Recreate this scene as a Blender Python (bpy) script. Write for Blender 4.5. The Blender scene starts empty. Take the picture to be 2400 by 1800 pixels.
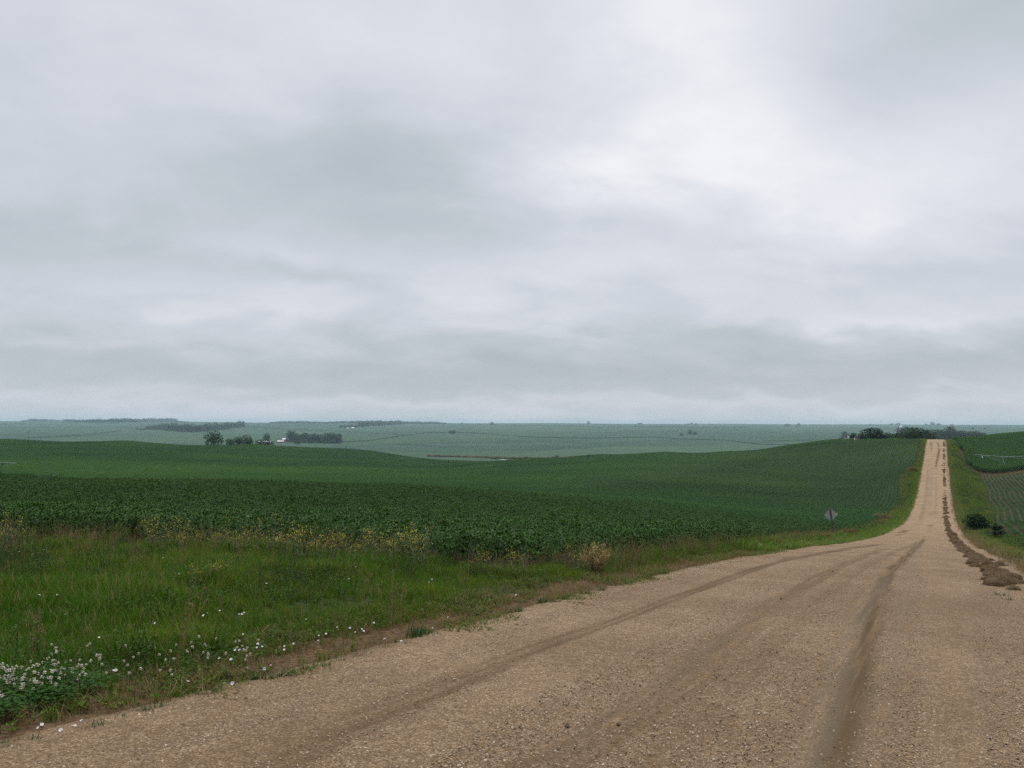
import bpy, math, random
import numpy as np
from math import radians, sin, cos, tan, pi
rng = np.random.default_rng(7)
random.seed(7)
C = bpy.context.scene.collection
SC = bpy.context.scene

# ------------------------------------------------------------------ camera
EYE = 1.67                       # eye height above the road, z = 0 is the road under the camera
FPX = 2080.0                     # focal length in pixels of the 2400 px wide photograph
YAW, PITCH, ROLL = radians(25.68), radians(2.52), radians(0.215)
cam_data = bpy.data.cameras.new('camera')
cam_data.sensor_width = 36.0
cam_data.lens = 36.0 * FPX / 2400.0
cam_data.clip_start = 0.1
cam_data.clip_end = 30000.0
cam = bpy.data.objects.new('camera', cam_data)
C.objects.link(cam)
SC.camera = cam
_f = np.array([-sin(YAW) * cos(PITCH), cos(YAW) * cos(PITCH), sin(PITCH)])
_r0 = np.array([cos(YAW), sin(YAW), 0.0])
_u0 = np.cross(_r0, _f)
_r = _r0 * cos(ROLL) + _u0 * sin(ROLL)
_u = np.cross(_r, _f)
from mathutils import Matrix, Vector, Euler
cam.matrix_world = Matrix(((_r[0], _u[0], -_f[0], 0), (_r[1], _u[1], -_f[1], 0), (_r[2], _u[2], -_f[2], EYE), (0, 0, 0, 1)))
SC.view_settings.view_transform = 'Standard'
SC.view_settings.look = 'None'
SC.view_settings.exposure = 0.14
SC.view_settings.gamma = 1.0
SC.render.film_transparent = False
SC.cycles.use_denoising = False
SC.cycles.use_adaptive_sampling = False
SC.cycles.max_bounces = 6
SC.cycles.diffuse_bounces = 3
SC.cycles.glossy_bounces = 2
SC.cycles.transmission_bounces = 3
SC.cycles.volume_bounces = 1
SC.cycles.transparent_max_bounces = 4


def ray(px, py):
    """direction of sight of a photograph pixel (2400 x 1800), one unit deep along the axis"""
    return _f + _r * ((px - 1200.0) / FPX) - _u * ((py - 900.0) / FPX)


# ------------------------------------------------------------------ sun
SUN_AZ, SUN_EL = radians(-10.0), radians(52.0)   # azimuth from +Y towards +X
sun_data = bpy.data.lights.new('sun', 'SUN')
sun_data.energy = 0.9
sun_data.angle = radians(40)
sun_data.color = (1.0, 0.96, 0.9)
sun = bpy.data.objects.new('sun', sun_data)
C.objects.link(sun)
sd = Vector((sin(SUN_AZ) * cos(SUN_EL), cos(SUN_AZ) * cos(SUN_EL), sin(SUN_EL)))
sun.rotation_euler = sd.to_track_quat('Z', 'Y').to_euler()


# ------------------------------------------------------------------ node helpers
class NT:
    def __init__(self, tree):
        self.t = tree
        self.n = tree.nodes
        self.l = tree.links

    def new(self, typ, **kw):
        n = self.n.new(typ)
        for k, v in kw.items():
            if k.startswith('i_'):
                key = k[2:]
                n.inputs[int(key) if key.isdigit() else key.replace('_', ' ')].default_value = v
            else:
                setattr(n, k, v)
        return n

    def link(self, a, b):
        self.l.new(a, b)

    def math(self, op, a, b=None, c=None, clamp=False):
        n = self.n.new('ShaderNodeMath')
        n.operation = op
        n.use_clamp = clamp
        for i, v in enumerate((a, b, c)):
            if v is None:
                continue
            if isinstance(v, (int, float)):
                n.inputs[i].default_value = v
            else:
                self.l.new(v, n.inputs[i])
        return n.outputs[0]

    def vmath(self, op, a, b=None):
        n = self.n.new('ShaderNodeVectorMath')
        n.operation = op
        for i, v in enumerate((a, b)):
            if v is None:
                continue
            if isinstance(v, (tuple, list)):
                n.inputs[i].default_value = v
            else:
                self.l.new(v, n.inputs[i])
        return n.outputs[0]

    def mix(self, fac, a, b, blend='MIX'):
        n = self.n.new('ShaderNodeMix')
        n.data_type = 'RGBA'
        n.blend_type = blend
        n.clamp_factor = True
        for s, v in ((0, fac), (6, a), (7, b)):
            if isinstance(v, (int, float)):
                n.inputs[s].default_value = v
            elif isinstance(v, (tuple, list)):
                n.inputs[s].default_value = (*v[:3], 1.0)
            else:
                self.l.new(v, n.inputs[s])
        return n.outputs[2]

    def noise(self, vec, scale, detail=4.0, rough=0.55, dist=0.0):
        n = self.n.new('ShaderNodeTexNoise')
        n.inputs['Scale'].default_value = scale
        n.inputs['Detail'].default_value = detail
        n.inputs['Roughness'].default_value = rough
        n.inputs['Distortion'].default_value = dist
        if vec is not None:
            self.l.new(vec, n.inputs['Vector'])
        return n.outputs['Fac']

    def ramp(self, fac, stops, interp='LINEAR'):
        n = self.n.new('ShaderNodeValToRGB')
        n.color_ramp.interpolation = interp
        e = n.color_ramp.elements
        while len(e) < len(stops):
            e.new(0.5)
        for el, (p, c) in zip(e, stops):
            el.position = p
            el.color = (*c, 1.0) if len(c) == 3 else c
        self.l.new(fac, n.inputs[0])
        return n.outputs[0]

    def maprange(self, v, a, b, c=0.0, d=1.0, smooth=True):
        n = self.n.new('ShaderNodeMapRange')
        n.interpolation_type = 'SMOOTHSTEP' if smooth else 'LINEAR'
        self.l.new(v, n.inputs[0])
        for i, x in enumerate((a, b, c, d)):
            n.inputs[i + 1].default_value = x
        return n.outputs[0]

    def attr(self, name, typ='GEOMETRY'):
        n = self.n.new('ShaderNodeAttribute')
        n.attribute_type = typ
        n.attribute_name = name
        return n


# ------------------------------------------------------------------ world: overcast sky
SC.world = bpy.data.worlds.new('World')
SC.world.use_nodes = True
w = NT(SC.world.node_tree)
w.n.clear()
wout = w.new('ShaderNodeOutputWorld')
sky = w.new('ShaderNodeTexSky', sky_type='NISHITA', sun_disc=False, sun_elevation=SUN_EL, sun_rotation=SUN_AZ)
sky.air_density = 1.0
sky.dust_density = 2.0
bg_sky = w.new('ShaderNodeBackground', i_Strength=0.08)
w.link(sky.outputs[0], bg_sky.inputs[0])
tc = w.new('ShaderNodeTexCoord')
sep = w.new('ShaderNodeSeparateXYZ')
w.link(tc.outputs['Generated'], sep.inputs[0])
gx, gy, gz = sep.outputs
# plane coordinates of a cloud deck seen from below
den = w.math('ADD', w.math('MAXIMUM', gz, 0.0), 0.30)
comb = w.new('ShaderNodeCombineXYZ')
w.link(w.math('DIVIDE', gx, den), comb.inputs[0])
w.link(w.math('DIVIDE', gy, den), comb.inputs[1])
rot = w.new('ShaderNodeVectorRotate', rotation_type='Z_AXIS')
rot.inputs['Angle'].default_value = -YAW - 0.12
w.link(comb.outputs[0], rot.inputs['Vector'])
P = w.vmath('MULTIPLY', rot.outputs[0], (1.25, 1.6, 1.0))
n1 = w.noise(P, 1.0, 3.0, 0.5, 0.3)
n2 = w.noise(P, 2.2, 5.0, 0.52, 0.35)
n3 = w.noise(P, 6.5, 5.0, 0.55, 0.2)
# azimuth (from the camera's yaw) and elevation
az = w.math('ADD', w.math('ARCTAN2', gx, gy), YAW)
el = w.math('ARCSINE', gz)
wob = w.math('MULTIPLY', w.math('SUBTRACT', n1, 0.5), 0.20)
wob2 = w.math('MULTIPLY', w.math('SUBTRACT', n2, 0.5), 0.22)
azw = w.math('ADD', az, w.math('ADD', wob, wob2))
elw = w.math('ADD', el, w.math('MULTIPLY', w.math('ADD', wob, wob2), 0.40))


def sky_pos(px, py):
    d = ray(px, py)
    d = d / np.linalg.norm(d)
    return math.atan2(d[0], d[1]) + YAW, math.asin(d[2])


# banks of thicker (negative) and thinner (positive) cloud: centre and size as angles, strength
BANKS = [(1600, 40, 280, 480, 0.28), (1960, 400, 430, 200, 0.28), (1500, 460, 330, 200, 0.14), (2150, 120, 260, 150, -0.27), (2330, 330, 200, 110, 0.10),
         (760, 400, 480, 95, -0.27), (1180, 520, 420, 70, -0.22), (130, 540, 350, 95, -0.26), (700, 650, 330, 55, -0.22), (180, 380, 300, 130, 0.05),
         (560, 600, 280, 45, 0.24), (690, 705, 200, 34, 0.26), (330, 660, 260, 40, 0.14), (1230, 660, 330, 60, 0.16), (1340, 770, 160, 40, 0.10),
         (900, 100, 620, 190, 0.13), (200, 150, 330, 170, 0.05), (1750, 790, 420, 34, -0.16), (2180, 715, 230, 26, 0.18), (2150, 620, 420, 36, -0.10), (1650, 600, 120, 40, -0.10),
         (600, 870, 1300, 60, -0.20), (1750, 865, 1000, 64, -0.22), (1200, 955, 2400, 24, 0.14), (2000, 500, 600, 40, 0.08)]
total = None
for (px, py, rx, ry, a) in BANKS:
    ca, ce = sky_pos(px, py)
    dx = w.math('DIVIDE', w.math('SUBTRACT', azw, ca), rx / FPX)
    dy = w.math('DIVIDE', w.math('SUBTRACT', elw, ce), ry / FPX)
    q = w.math('ADD', w.math('MULTIPLY', dx, dx), w.math('MULTIPLY', dy, dy))
    g = w.math('MULTIPLY', w.math('EXPONENT', w.math('MULTIPLY', q, -1.0)), a * 1.1)
    total = g if total is None else w.math('ADD', total, g)
dens = w.math('ADD', total, w.math('MULTIPLY', w.math('SUBTRACT', n2, 0.5), 0.42))
dens = w.math('ADD', dens, w.math('MULTIPLY', w.math('SUBTRACT', n3, 0.5), 0.20))
dens = w.math('ADD', dens, w.math('MULTIPLY', w.math('SUBTRACT', n1, 0.5), 0.30))
base = w.maprange(el, 0.0, 0.55, -0.06, 0.10, smooth=False)
dens = w.math('ADD', dens, base)
dens = w.math('ADD', dens, 0.5)
col = w.ramp(dens, [(0.0, (0.395, 0.444, 0.482)), (0.3, (0.478, 0.525, 0.568)), (0.52, (0.565, 0.598, 0.660)), (0.78, (0.680, 0.694, 0.750)), (1.0, (0.820, 0.826, 0.858))])
bg_cl = w.new('ShaderNodeBackground', i_Strength=1.0)
w.link(col, bg_cl.inputs[0])
# the deck gets brighter towards the zenith, as overcast skies do
w.link(w.maprange(el, 0.50, 1.2, 1.0, 2.5), bg_cl.inputs[1])
mx = w.new('ShaderNodeMixShader', i_Fac=0.95)
w.link(bg_sky.outputs[0], mx.inputs[1])
w.link(bg_cl.outputs[0], mx.inputs[2])
w.link(mx.outputs[0], wout.inputs[0])

# ------------------------------------------------------------------ terrain height function
HF = np.array([-sin(YAW), cos(YAW)])
HR = np.array([cos(YAW), sin(YAW)])


def smooth(a, b, x):
    t = np.clip((x - a) / (b - a), 0, 1)
    return t * t * (3 - 2 * t)


def hash2(ix, iy, s):
    n = (ix.astype(np.int64) * 374761393 + iy.astype(np.int64) * 668265263 + s * 974634777) & 0xffffffff
    n = ((n ^ (n >> 13)) * 1274126177) & 0xffffffff
    return ((n ^ (n >> 16)) & 0xffff) / 65535.0


def vnoise(x, y, s=0):
    x, y = np.asarray(x, float), np.asarray(y, float)
    ix, iy = np.floor(x), np.floor(y)
    fx, fy = x - ix, y - iy
    fx, fy = fx * fx * (3 - 2 * fx), fy * fy * (3 - 2 * fy)
    a, b = hash2(ix, iy, s), hash2(ix + 1, iy, s)
    c, d = hash2(ix, iy + 1, s), hash2(ix + 1, iy + 1, s)
    return (a * (1 - fx) + b * fx) * (1 - fy) + (c * (1 - fx) + d * fx) * fy


def fbm(x, y, s=0, o=4):
    t, a, n = 0.0, 1.0, 0.0
    for k in range(o):
        t = t + a * vnoise(x * 2 ** k + 17 * k, y * 2 ** k - 9 * k, s + k)
        n += a
        a *= 0.5
    return t / n


# the road runs along +Y; heights of its crown, from the left gravel edge 5 m beside the camera line
EDGE = [(0, 1770), (1100, 1480), (1400, 1390), (1800, 1300), (1900, 1293), (1984, 1277), (2045, 1264), (2093, 1241), (2124, 1217), (2141, 1183), (2147, 1163), (2153.6, 1136), (2158.5, 1108), (2166, 1072), (2171, 1033)]
py_, pz_ = [], []
for (a, b) in EDGE:
    d = ray(a, b)
    t = -5.0 / d[0]
    py_.append(d[1] * t)
    pz_.append(d[2] * t)
py_, pz_ = np.array(py_), np.array(pz_)
# smoothed profile: natural cubic through hand-cleaned knots
PK = np.array([(-400, 6.0), (-100, 3.0), (-30, 0.55), (-10, -0.9), (0, -1.67), (6, -2.17), (14, -2.77), (30, -4.2), (56, -6.95), (78, -9.15), (112, -12.1), (157, -15.2), (192, -16.4), (225, -16.5), (257, -15.75), (290, -14.3), (325, -12.7), (360, -10.7),
               (395, -8.3), (420, -7.1), (440, -6.75), (462, -7.0), (500, -8.7), (600, -15.0), (750, -24), (950, -30), (1300, -30), (1800, -25), (2600, -18)])


def pchip(xk, yk, x):
    h = np.diff(xk)
    dl = np.diff(yk) / h
    m = np.zeros_like(yk)
    m[0], m[-1] = dl[0], dl[-1]
    for i in range(1, len(yk) - 1):
        # finite difference slopes (smooth, slight overshoot is fine for ground)
        m[i] = (dl[i - 1] * h[i] + dl[i] * h[i - 1]) / (h[i] + h[i - 1])
    x = np.clip(x, xk[0], xk[-1])
    i = np.clip(np.searchsorted(xk, x) - 1, 0, len(h) - 1)
    t = (x - xk[i]) / h[i]
    t2, t3 = t * t, t * t * t
    return (2 * t3 - 3 * t2 + 1) * yk[i] + (t3 - 2 * t2 + t) * h[i] * m[i] + (-2 * t3 + 3 * t2) * yk[i + 1] + (t3 - t2) * h[i] * m[i + 1]


def road_z(y):
    return pchip(PK[:, 0], PK[:, 1], np.asarray(y, float))

# surveyed spots (pixel, depth along the axis) that shape the rolling fields; heights follow from the line of sight
SPOTS = [
    # left hill: near knoll, dip, far rise, crest, back slope
    (0, 1136, 55), (0, 1126, 250), (0, 1105, 300), (0, 1084, 360), (0, 1066, 440), (0, 1048, 540), (0, 1030, 650),
    (300, 1136, 56), (300, 1126, 250), (300, 1108, 310), (300, 1084, 400), (300, 1055, 540), (300, 1034, 660),
    (600, 1137, 60), (600, 1128, 250), (600, 1110, 320), (600, 1090, 420), (600, 1062, 560), (600, 1043, 670),
    (860, 1143, 64), (860, 1128, 240), (860, 1110, 330), (860, 1090, 470), (860, 1070, 600), (860, 1058, 690),
    (1040, 1149, 68), (1040, 1133, 220), (1040, 1113, 330), (1040, 1098, 440), (1000, 1086, 560), (1000, 1076, 700),
    # right hill
    (1127, 1153, 70), (1127, 1134, 210), (1127, 1112, 310), (1127, 1090, 430),
    (1260, 1161, 75), (1260, 1140, 200), (1260, 1112, 300), (1260, 1092, 390), (1260, 1079, 450),
    (1400, 1173, 84), (1400, 1156, 150), (1400, 1125, 250), (1400, 1100, 330), (1400, 1082, 410), (1400, 1069, 465),
    (1560, 1183, 92), (1560, 1165, 150), (1560, 1150, 195), (1560, 1130, 245), (1560, 1100, 325), (1560, 1078, 405), (1560, 1063, 465),
    (1700, 1210, 80), (1700, 1188, 120), (1700, 1164, 175), (1700, 1135, 240), (1700, 1098, 325), (1700, 1074, 400), (1700, 1060, 455),
    (1830, 1216, 90), (1830, 1195, 135), (1830, 1160, 205), (1830, 1110, 295), (1830, 1072, 375), (1830, 1049, 440),
    (1940, 1228, 85), (1940, 1202, 135), (1940, 1165, 205), (1940, 1112, 290), (1940, 1070, 360), (1940, 1040, 425),
    (2060, 1130, 255), (2060, 1085, 335), (2060, 1036, 420),
    # right of the road
    (2300, 1240, 105), (2300, 1200, 160), (2300, 1160, 210), (2300, 1115, 280), (2300, 1095, 320), (2300, 1060, 380), (2300, 1037, 430),
    (2400, 1290, 60), (2400, 1240, 100), (2400, 1200, 150), (2400, 1160, 205), (2400, 1108, 280), (2400, 1080, 325), (2400, 1050, 375), (2400, 1028, 430),
    (2600, 1230, 150), (2600, 1105, 280), (2600, 1020, 430),
]
CTRL = []
for (px, py, Z) in SPOTS:
    if px < 2050 and Z < 320:                      # what shows is the top of the crop
        py += 0.68 * FPX / Z
    d = ray(px, py) * Z
    CTRL.append((d[0], d[1], d[2]))
# the land behind the two crests and the wide plain beyond (bearing in photograph columns, depth, height below the eye)
for px in (-500, 0, 300, 600, 860):
    for Z, z in ((820, -24), (1050, -33), (1400, -41), (1800, -45)):
        d = ray(px, 991) * Z
        CTRL.append((d[0], d[1], z - (2 if px > 500 else 0)))
for px in (1000, 1200, 1400, 1700):
    for Z, z in ((560, -24 if px > 1100 else -25), (700, -31), (950, -38.5), (1350, -45), (1800, -48)):
        if px == 1000 and Z < 800:
            continue
        d = ray(px, 991) * Z
        CTRL.append((d[0], d[1], z))
for px in (1950, 2100, 2300, 2700):
    for Z, z in ((500, -9.5), (600, -15), (750, -21.5), (1000, -27), (1500, -30)):
        d = ray(px, 991) * Z
        CTRL.append((d[0], d[1], z + (1.5 if px > 2200 else 0)))
for px in (-600, 0, 450, 900, 1300, 1700, 2050, 2350, 2900):
    for Z, z in ((2300, -43), (3000, -36), (4000, -26), (5400, -15), (7200, -6), (9300, 1.5), (10800, 0.0), (14000, -40)):
        if px > 2000 and Z < 2400:
            z += 8
        d = ray(px, 991) * Z
        CTRL.append((d[0], d[1], z))
# near ground beside the road follows its profile
for X in (-5.2, -9, -15, -24, -36):
    for Y in (-25, -12, -3, 4, 10, 17, 26):
        if abs(X) > 20 and Y < 0 and Y > -20:
            continue
        CTRL.append((X, Y, road_z(Y) - 0.012 * max(0, -X - 5) + (0.3 if Y < -5 else 0)))
for X in (3, 9, 20, 40):
    for Y in (-25, -10, 5, 20, 40):
        CTRL.append((X, Y, road_z(Y) - 0.04 * (X - 1)))
for Y in (60, 85, 115, 150, 185, 220, 255, 290, 325, 360, 395, 420, 440, 480, 600):
    for X in (-6.5, 3.5):
        CTRL.append((X, Y, road_z(Y) - 0.15))
for a in np.radians((60, 100, 140, 180, 220, 260, 290)):
    for R, z in ((60, -1.2), (300, -6), (1500, -14), (9000, -20)):
        CTRL.append((R * sin(a), R * cos(a), z))
CTRL = np.array(CTRL, float)


def warp(x, y):
    r = np.hypot(x, y) + 1e-6
    k = np.arcsinh(r / 15.0) / r
    return np.stack((x * k, y * k), -1)


def _u2(d2):
    return 0.5 * d2 * np.log(d2 + 1e-12)


_q = warp(CTRL[:, 0], CTRL[:, 1])
_e = CTRL[:, 2] / (np.hypot(CTRL[:, 0], CTRL[:, 1]) + 10.0)
_n = len(_q)
_K = _u2(((_q[:, None] - _q[None]) ** 2).sum(-1)) + np.eye(_n) * 2e-4
_Pm = np.concatenate((np.ones((_n, 1)), _q), 1)
_A = np.block([[_K, _Pm], [_Pm.T, np.zeros((3, 3))]])
_w = np.linalg.solve(_A, np.concatenate((_e, np.zeros(3))))


def land(x, y):
    """smooth lie of the land, before the road bed is cut in (heights relative to the eye)"""
    x, y = np.asarray(x, float).ravel(), np.asarray(y, float).ravel()
    out = np.empty(len(x))
    for i in range(0, len(x), 20000):
        q = warp(x[i:i + 20000], y[i:i + 20000])
        k = _u2(((q[:, None] - _q[None]) ** 2).sum(-1))
        out[i:i + 20000] = (k @ _w[:_n] + _w[_n] + q @ _w[_n + 1:]) * (np.hypot(x[i:i + 20000], y[i:i + 20000]) + 10.0)
    return out


ROAD_END = 620.0
R_IN, R_OUT = -5.0, 1.9                 # gravel edges


def ground_raw(x, y):
    z = land(x, y)
    x, y = np.asarray(x, float).ravel(), np.asarray(y, float).ravel()
    r = np.hypot(x, y)
    # long swells on the plain, small undulation on the crop hills
    z = z + (fbm(x / 700, y / 700, 3, 2) - 0.5) * 21.0 * smooth(1000, 2400, r) * (1 - smooth(6200, 9000, r))
    z = z + (fbm(x / 38, y / 38, 5, 2) - 0.5) * 1.5 * smooth(120, 260, r) * (1 - smooth(900, 1500, r)) * smooth(4, 14, np.abs(x + 1.5))
    # road embankment
    rz = road_z(y)
    wl = np.where(x < -1.5, smooth(-13, -6.0, x), 1 - smooth(3.0, 8.0, x)) * (1 - smooth(520, 700, y)) * smooth(-60, -30, y)
    z = z * (1 - wl) + (rz - 0.03) * wl
    # grassy bank on the left stands a little above the worn gravel, with a shallow lip
    near = 1 - smooth(60, 120, r)
    z = z + 0.07 * smooth(-5.7, -6.6, x) * near * (0.6 + 0.8 * vnoise(x * 0.9, y * 0.9, 11)) * (1 - smooth(-9, -14, x) * 0.3)
    return z


def ground(x, y):
    """terrain surface, world heights"""
    return ground_raw(x, y) + EYE


def survey(px, py, lift=0.0, zmin=3.0):
    """the spot of ground that the photograph shows at a pixel"""
    d = ray(px, py)
    t = np.geomspace(zmin, 12500, 700)
    gap = t * d[2] - (ground_raw(t * d[0], t * d[1]) + lift)
    k = int(np.argmax(gap < 0)) if (gap < 0).any() else len(t) - 1
    if k == 0:
        k = 1
    a, b = t[k - 1], t[k]
    for _ in range(14):
        m = 0.5 * (a + b)
        if m * d[2] - (ground_raw([m * d[0]], [m * d[1]])[0] + lift) < 0:
            b = m
        else:
            a = m
    return np.array((d[0] * b, d[1] * b, d[2] * b + EYE))


def at_depth(px, Z):
    d = ray(px, 991)
    return d[0] * Z, d[1] * Z


def slope(x, y, h=0.5):
    return ((ground_raw(x + h, y) - ground_raw(x - h, y)) / (2 * h), (ground_raw(x, y + h) - ground_raw(x, y - h)) / (2 * h))


# ------------------------------------------------------------------ object helpers
def tag(o, label=None, cat=None, group=None, kind=None):
    for k, v in (('label', label), ('category', cat), ('group', group), ('kind', kind)):
        if v:
            o[k] = v
    return o


def mesh_from(name, V, F, mats, fm=None, smooth_shade=False):
    me = bpy.data.meshes.new(name)
    V = np.asarray(V, float)
    if isinstance(F, np.ndarray) and F.ndim == 2:
        n, k = F.shape
        me.vertices.add(len(V))
        me.vertices.foreach_set('co', V.ravel())
        me.loops.add(n * k)
        me.loops.foreach_set('vertex_index', F.ravel().astype(np.int32))
        me.polygons.add(n)
        me.polygons.foreach_set('loop_start', np.arange(0, n * k, k, dtype=np.int32))
        me.update(calc_edges=True)
    else:
        me.from_pydata([tuple(v) for v in V], [], [tuple(int(i) for i in f) for f in F])
    for m in (mats if isinstance(mats, (list, tuple)) else [mats]):
        me.materials.append(m)
    if fm is not None:
        me.polygons.foreach_set('material_index', np.asarray(fm, dtype=np.int32))
    if smooth_shade:
        me.polygons.foreach_set('use_smooth', np.ones(len(me.polygons), dtype=bool))
    me.validate()
    return me


def link(name, me, parent=None, loc=None):
    o = bpy.data.objects.new(name, me)
    C.objects.link(o)
    if parent is not None:
        o.parent = parent
    if loc is not None:
        o.location = loc
    return o


def empty(name, loc, rz=0.0):
    o = bpy.data.objects.new(name, None)
    C.objects.link(o)
    o.location = loc
    o.rotation_euler = (0, 0, rz)
    o.empty_display_size = 0.3
    return o


class MB:
    """collects boxes, tubes and quads into one mesh"""
    def __init__(self):
        self.v, self.f, self.m = [], [], []

    def add(self, V, F, m=0):
        b = len(self.v)
        self.v += [tuple(p) for p in V]
        self.f += [tuple(i + b for i in f) for f in F]
        self.m += [m] * len(F)

    def box(self, lo, hi, m=0, M=None):
        x0, y0, z0 = lo
        x1, y1, z1 = hi
        V = [(x0, y0, z0), (x1, y0, z0), (x1, y1, z0), (x0, y1, z0), (x0, y0, z1), (x1, y0, z1), (x1, y1, z1), (x0, y1, z1)]
        if M is not None:
            V = [tuple(M @ Vector(p)) for p in V]
        self.add(V, [(3, 2, 1, 0), (4, 5, 6, 7), (0, 1, 5, 4), (1, 2, 6, 5), (2, 3, 7, 6), (3, 0, 4, 7)], m)

    def tube(self, pts, rad, n=6, m=0, cap=True):
        pts = [np.array(p, float) for p in pts]
        if not isinstance(rad, (list, tuple)):
            rad = [rad] * len(pts)
        V, F = [], []
        up = np.array((0.31, 0.17, 0.93))
        for i, p in enumerate(pts):
            t = pts[min(i + 1, len(pts) - 1)] - pts[max(i - 1, 0)]
            t = t / (np.linalg.norm(t) + 1e-9)
            a = np.cross(t, up)
            if np.linalg.norm(a) < 0.1:
                a = np.cross(t, (1, 0, 0))
            a /= np.linalg.norm(a)
            b = np.cross(t, a)
            for k in range(n):
                th = 2 * pi * k / n
                V.append(p + rad[i] * (a * cos(th) + b * sin(th)))
        for i in range(len(pts) - 1):
            for k in range(n):
                F.append((i * n + k, i * n + (k + 1) % n, (i + 1) * n + (k + 1) % n, (i + 1) * n + k))
        if cap:
            F.append(tuple(range(n - 1, -1, -1)))
            F.append(tuple((len(pts) - 1) * n + k for k in range(n)))
        self.add(V, F, m)

    def build(self, name, mats, parent=None, smooth_shade=False, loc=None):
        return link(name, mesh_from(name, self.v, self.f, mats, self.m, smooth_shade), parent, loc)


# ------------------------------------------------------------------ materials
MAT = {}


def material(name):
    m = bpy.data.materials.new(name)
    m.use_nodes = True
    nt = NT(m.node_tree)
    nt.n.clear()
    out = nt.new('ShaderNodeOutputMaterial')
    MAT[name] = m
    return m, nt, out


def simple(name, col, rough=0.8, var=0.25, scale=3.0, metal=0.0, bump=0.0):
    m, nt, out = material(name)
    b = nt.new('ShaderNodeBsdfPrincipled', i_Roughness=rough, i_Metallic=metal)
    tcn = nt.new('ShaderNodeTexCoord')
    n = nt.noise(tcn.outputs['Object'], scale, 5.0, 0.6)
    lo = tuple(c * (1 - var) for c in col)
    hi = tuple(min(1, c * (1 + var)) for c in col)
    nt.link(nt.ramp(n, [(0.3, lo), (0.7, hi)]), b.inputs['Base Color'])
    if bump:
        bn = nt.new('ShaderNodeBump', i_Strength=bump, i_Distance=0.02)
        nt.link(n, bn.inputs['Height'])
        nt.link(bn.outputs[0], b.inputs['Normal'])
    nt.link(b.outputs[0], out.inputs[0])
    return m


def leafmat(name, col, col2, transl=0.22, rough=0.5, spec=0.35, wild=None, wscale=0.3):
    """foliage: per-plant tint from the instance, broad patches over the land, some light through the leaf"""
    m, nt, out = material(name)
    geo = nt.new('ShaderNodeNewGeometry')
    at = nt.attr('tint', 'INSTANCER')
    n = nt.noise(geo.outputs['Position'], wscale, 3.0, 0.6)
    f = nt.math('ADD', nt.math('MULTIPLY', at.outputs['Fac'], 0.6), nt.math('MULTIPLY', nt.math('SUBTRACT', n, 0.5), 1.1), clamp=True)
    c = nt.mix(f, col, col2)
    # leaves differ: mesh island random
    r = geo.outputs['Random Per Island']
    c = nt.mix(nt.math('MULTIPLY', r, 0.5), c, tuple(0.55 * x for x in col))
    if wild:
        c = nt.mix(nt.maprange(r, 0.86, 0.95), c, wild)
    b = nt.new('ShaderNodeBsdfPrincipled', i_Roughness=rough)
    b.inputs['Specular IOR Level'].default_value = spec
    nt.link(c, b.inputs['Base Color'])
    tr = nt.new('ShaderNodeBsdfTranslucent')
    nt.link(nt.mix(1.0, c, (1.3, 1.35, 0.6), 'MULTIPLY'), tr.inputs[0])
    ms = nt.new('ShaderNodeMixShader', i_Fac=transl)
    nt.link(b.outputs[0], ms.inputs[1])
    nt.link(tr.outputs[0], ms.inputs[2])
    nt.link(ms.outputs[0], out.inputs[0])
    return m


# ------------------------------------------------------------------ ground material
# attributes: dirt (worn strip), crop (planted), verge (grass), far (plain)
m, nt, out = material('field_ground')
geo = nt.new('ShaderNodeNewGeometry')
pos = geo.outputs['Position']
nA = nt.noise(pos, 0.9, 6.0, 0.65)
nB = nt.noise(pos, 14.0, 5.0, 0.7)
nC = nt.noise(pos, 0.012, 3.0, 0.55)
soil = nt.ramp(nB, [(0.3, (0.040, 0.026, 0.014)), (0.7, (0.095, 0.062, 0.036))])
dry = nt.ramp(nB, [(0.32, (0.050, 0.029, 0.014)), (0.5, (0.105, 0.064, 0.032)), (0.72, (0.21, 0.140, 0.075))])
turf = nt.ramp(nB, [(0.3, (0.020, 0.030, 0.010)), (0.7, (0.060, 0.075, 0.024))])
crop_c = nt.ramp(nt.noise(pos, 1.2, 6.0, 0.75), [(0.3, (0.012, 0.060, 0.008)), (0.7, (0.028, 0.105, 0.016))])
# plain: large fields of slightly different greens
mp = nt.new('ShaderNodeMapping')
mp.inputs['Rotation'].default_value = (0, 0, 0.0)
mp.inputs['Scale'].default_value = (1 / 500.0, 1 / 760.0, 0.0)
nt.link(pos, mp.inputs[0])
vor = nt.new('ShaderNodeTexVoronoi', distance='CHEBYCHEV', i_Scale=1.0, i_Randomness=0.55)
nt.link(mp.outputs[0], vor.inputs['Vector'])
sepc = nt.new('ShaderNodeSeparateColor')
nt.link(vor.outputs['Color'], sepc.inputs[0])
plain = nt.ramp(sepc.outputs[0], [(0.0, (0.021, 0.054, 0.030)), (0.5, (0.039, 0.082, 0.044)), (1.0, (0.072, 0.116, 0.056))])
plain = nt.mix(nt.maprange(nC, 0.35, 0.7), plain, (0.043, 0.088, 0.050))
plain = nt.mix(nt.math('MULTIPLY', nt.maprange(nt.noise(pos, 0.05, 5.0, 0.7), 0.4, 0.7), 0.5), plain, (0.026, 0.066, 0.036))
vdirt, vcrop, vverge = nt.attr('dirt').outputs['Fac'], nt.attr('crop').outputs['Fac'], nt.attr('far').outputs['Fac']
c = nt.mix(nt.maprange(nt.math('ADD', vdirt, nt.math('MULTIPLY', nt.math('SUBTRACT', nA, 0.5), 1.2)), 0.35, 0.6), turf, dry)
c = nt.mix(vcrop, c, soil)
c = nt.mix(nt.attr('canopy').outputs['Fac'], c, crop_c)
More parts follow.
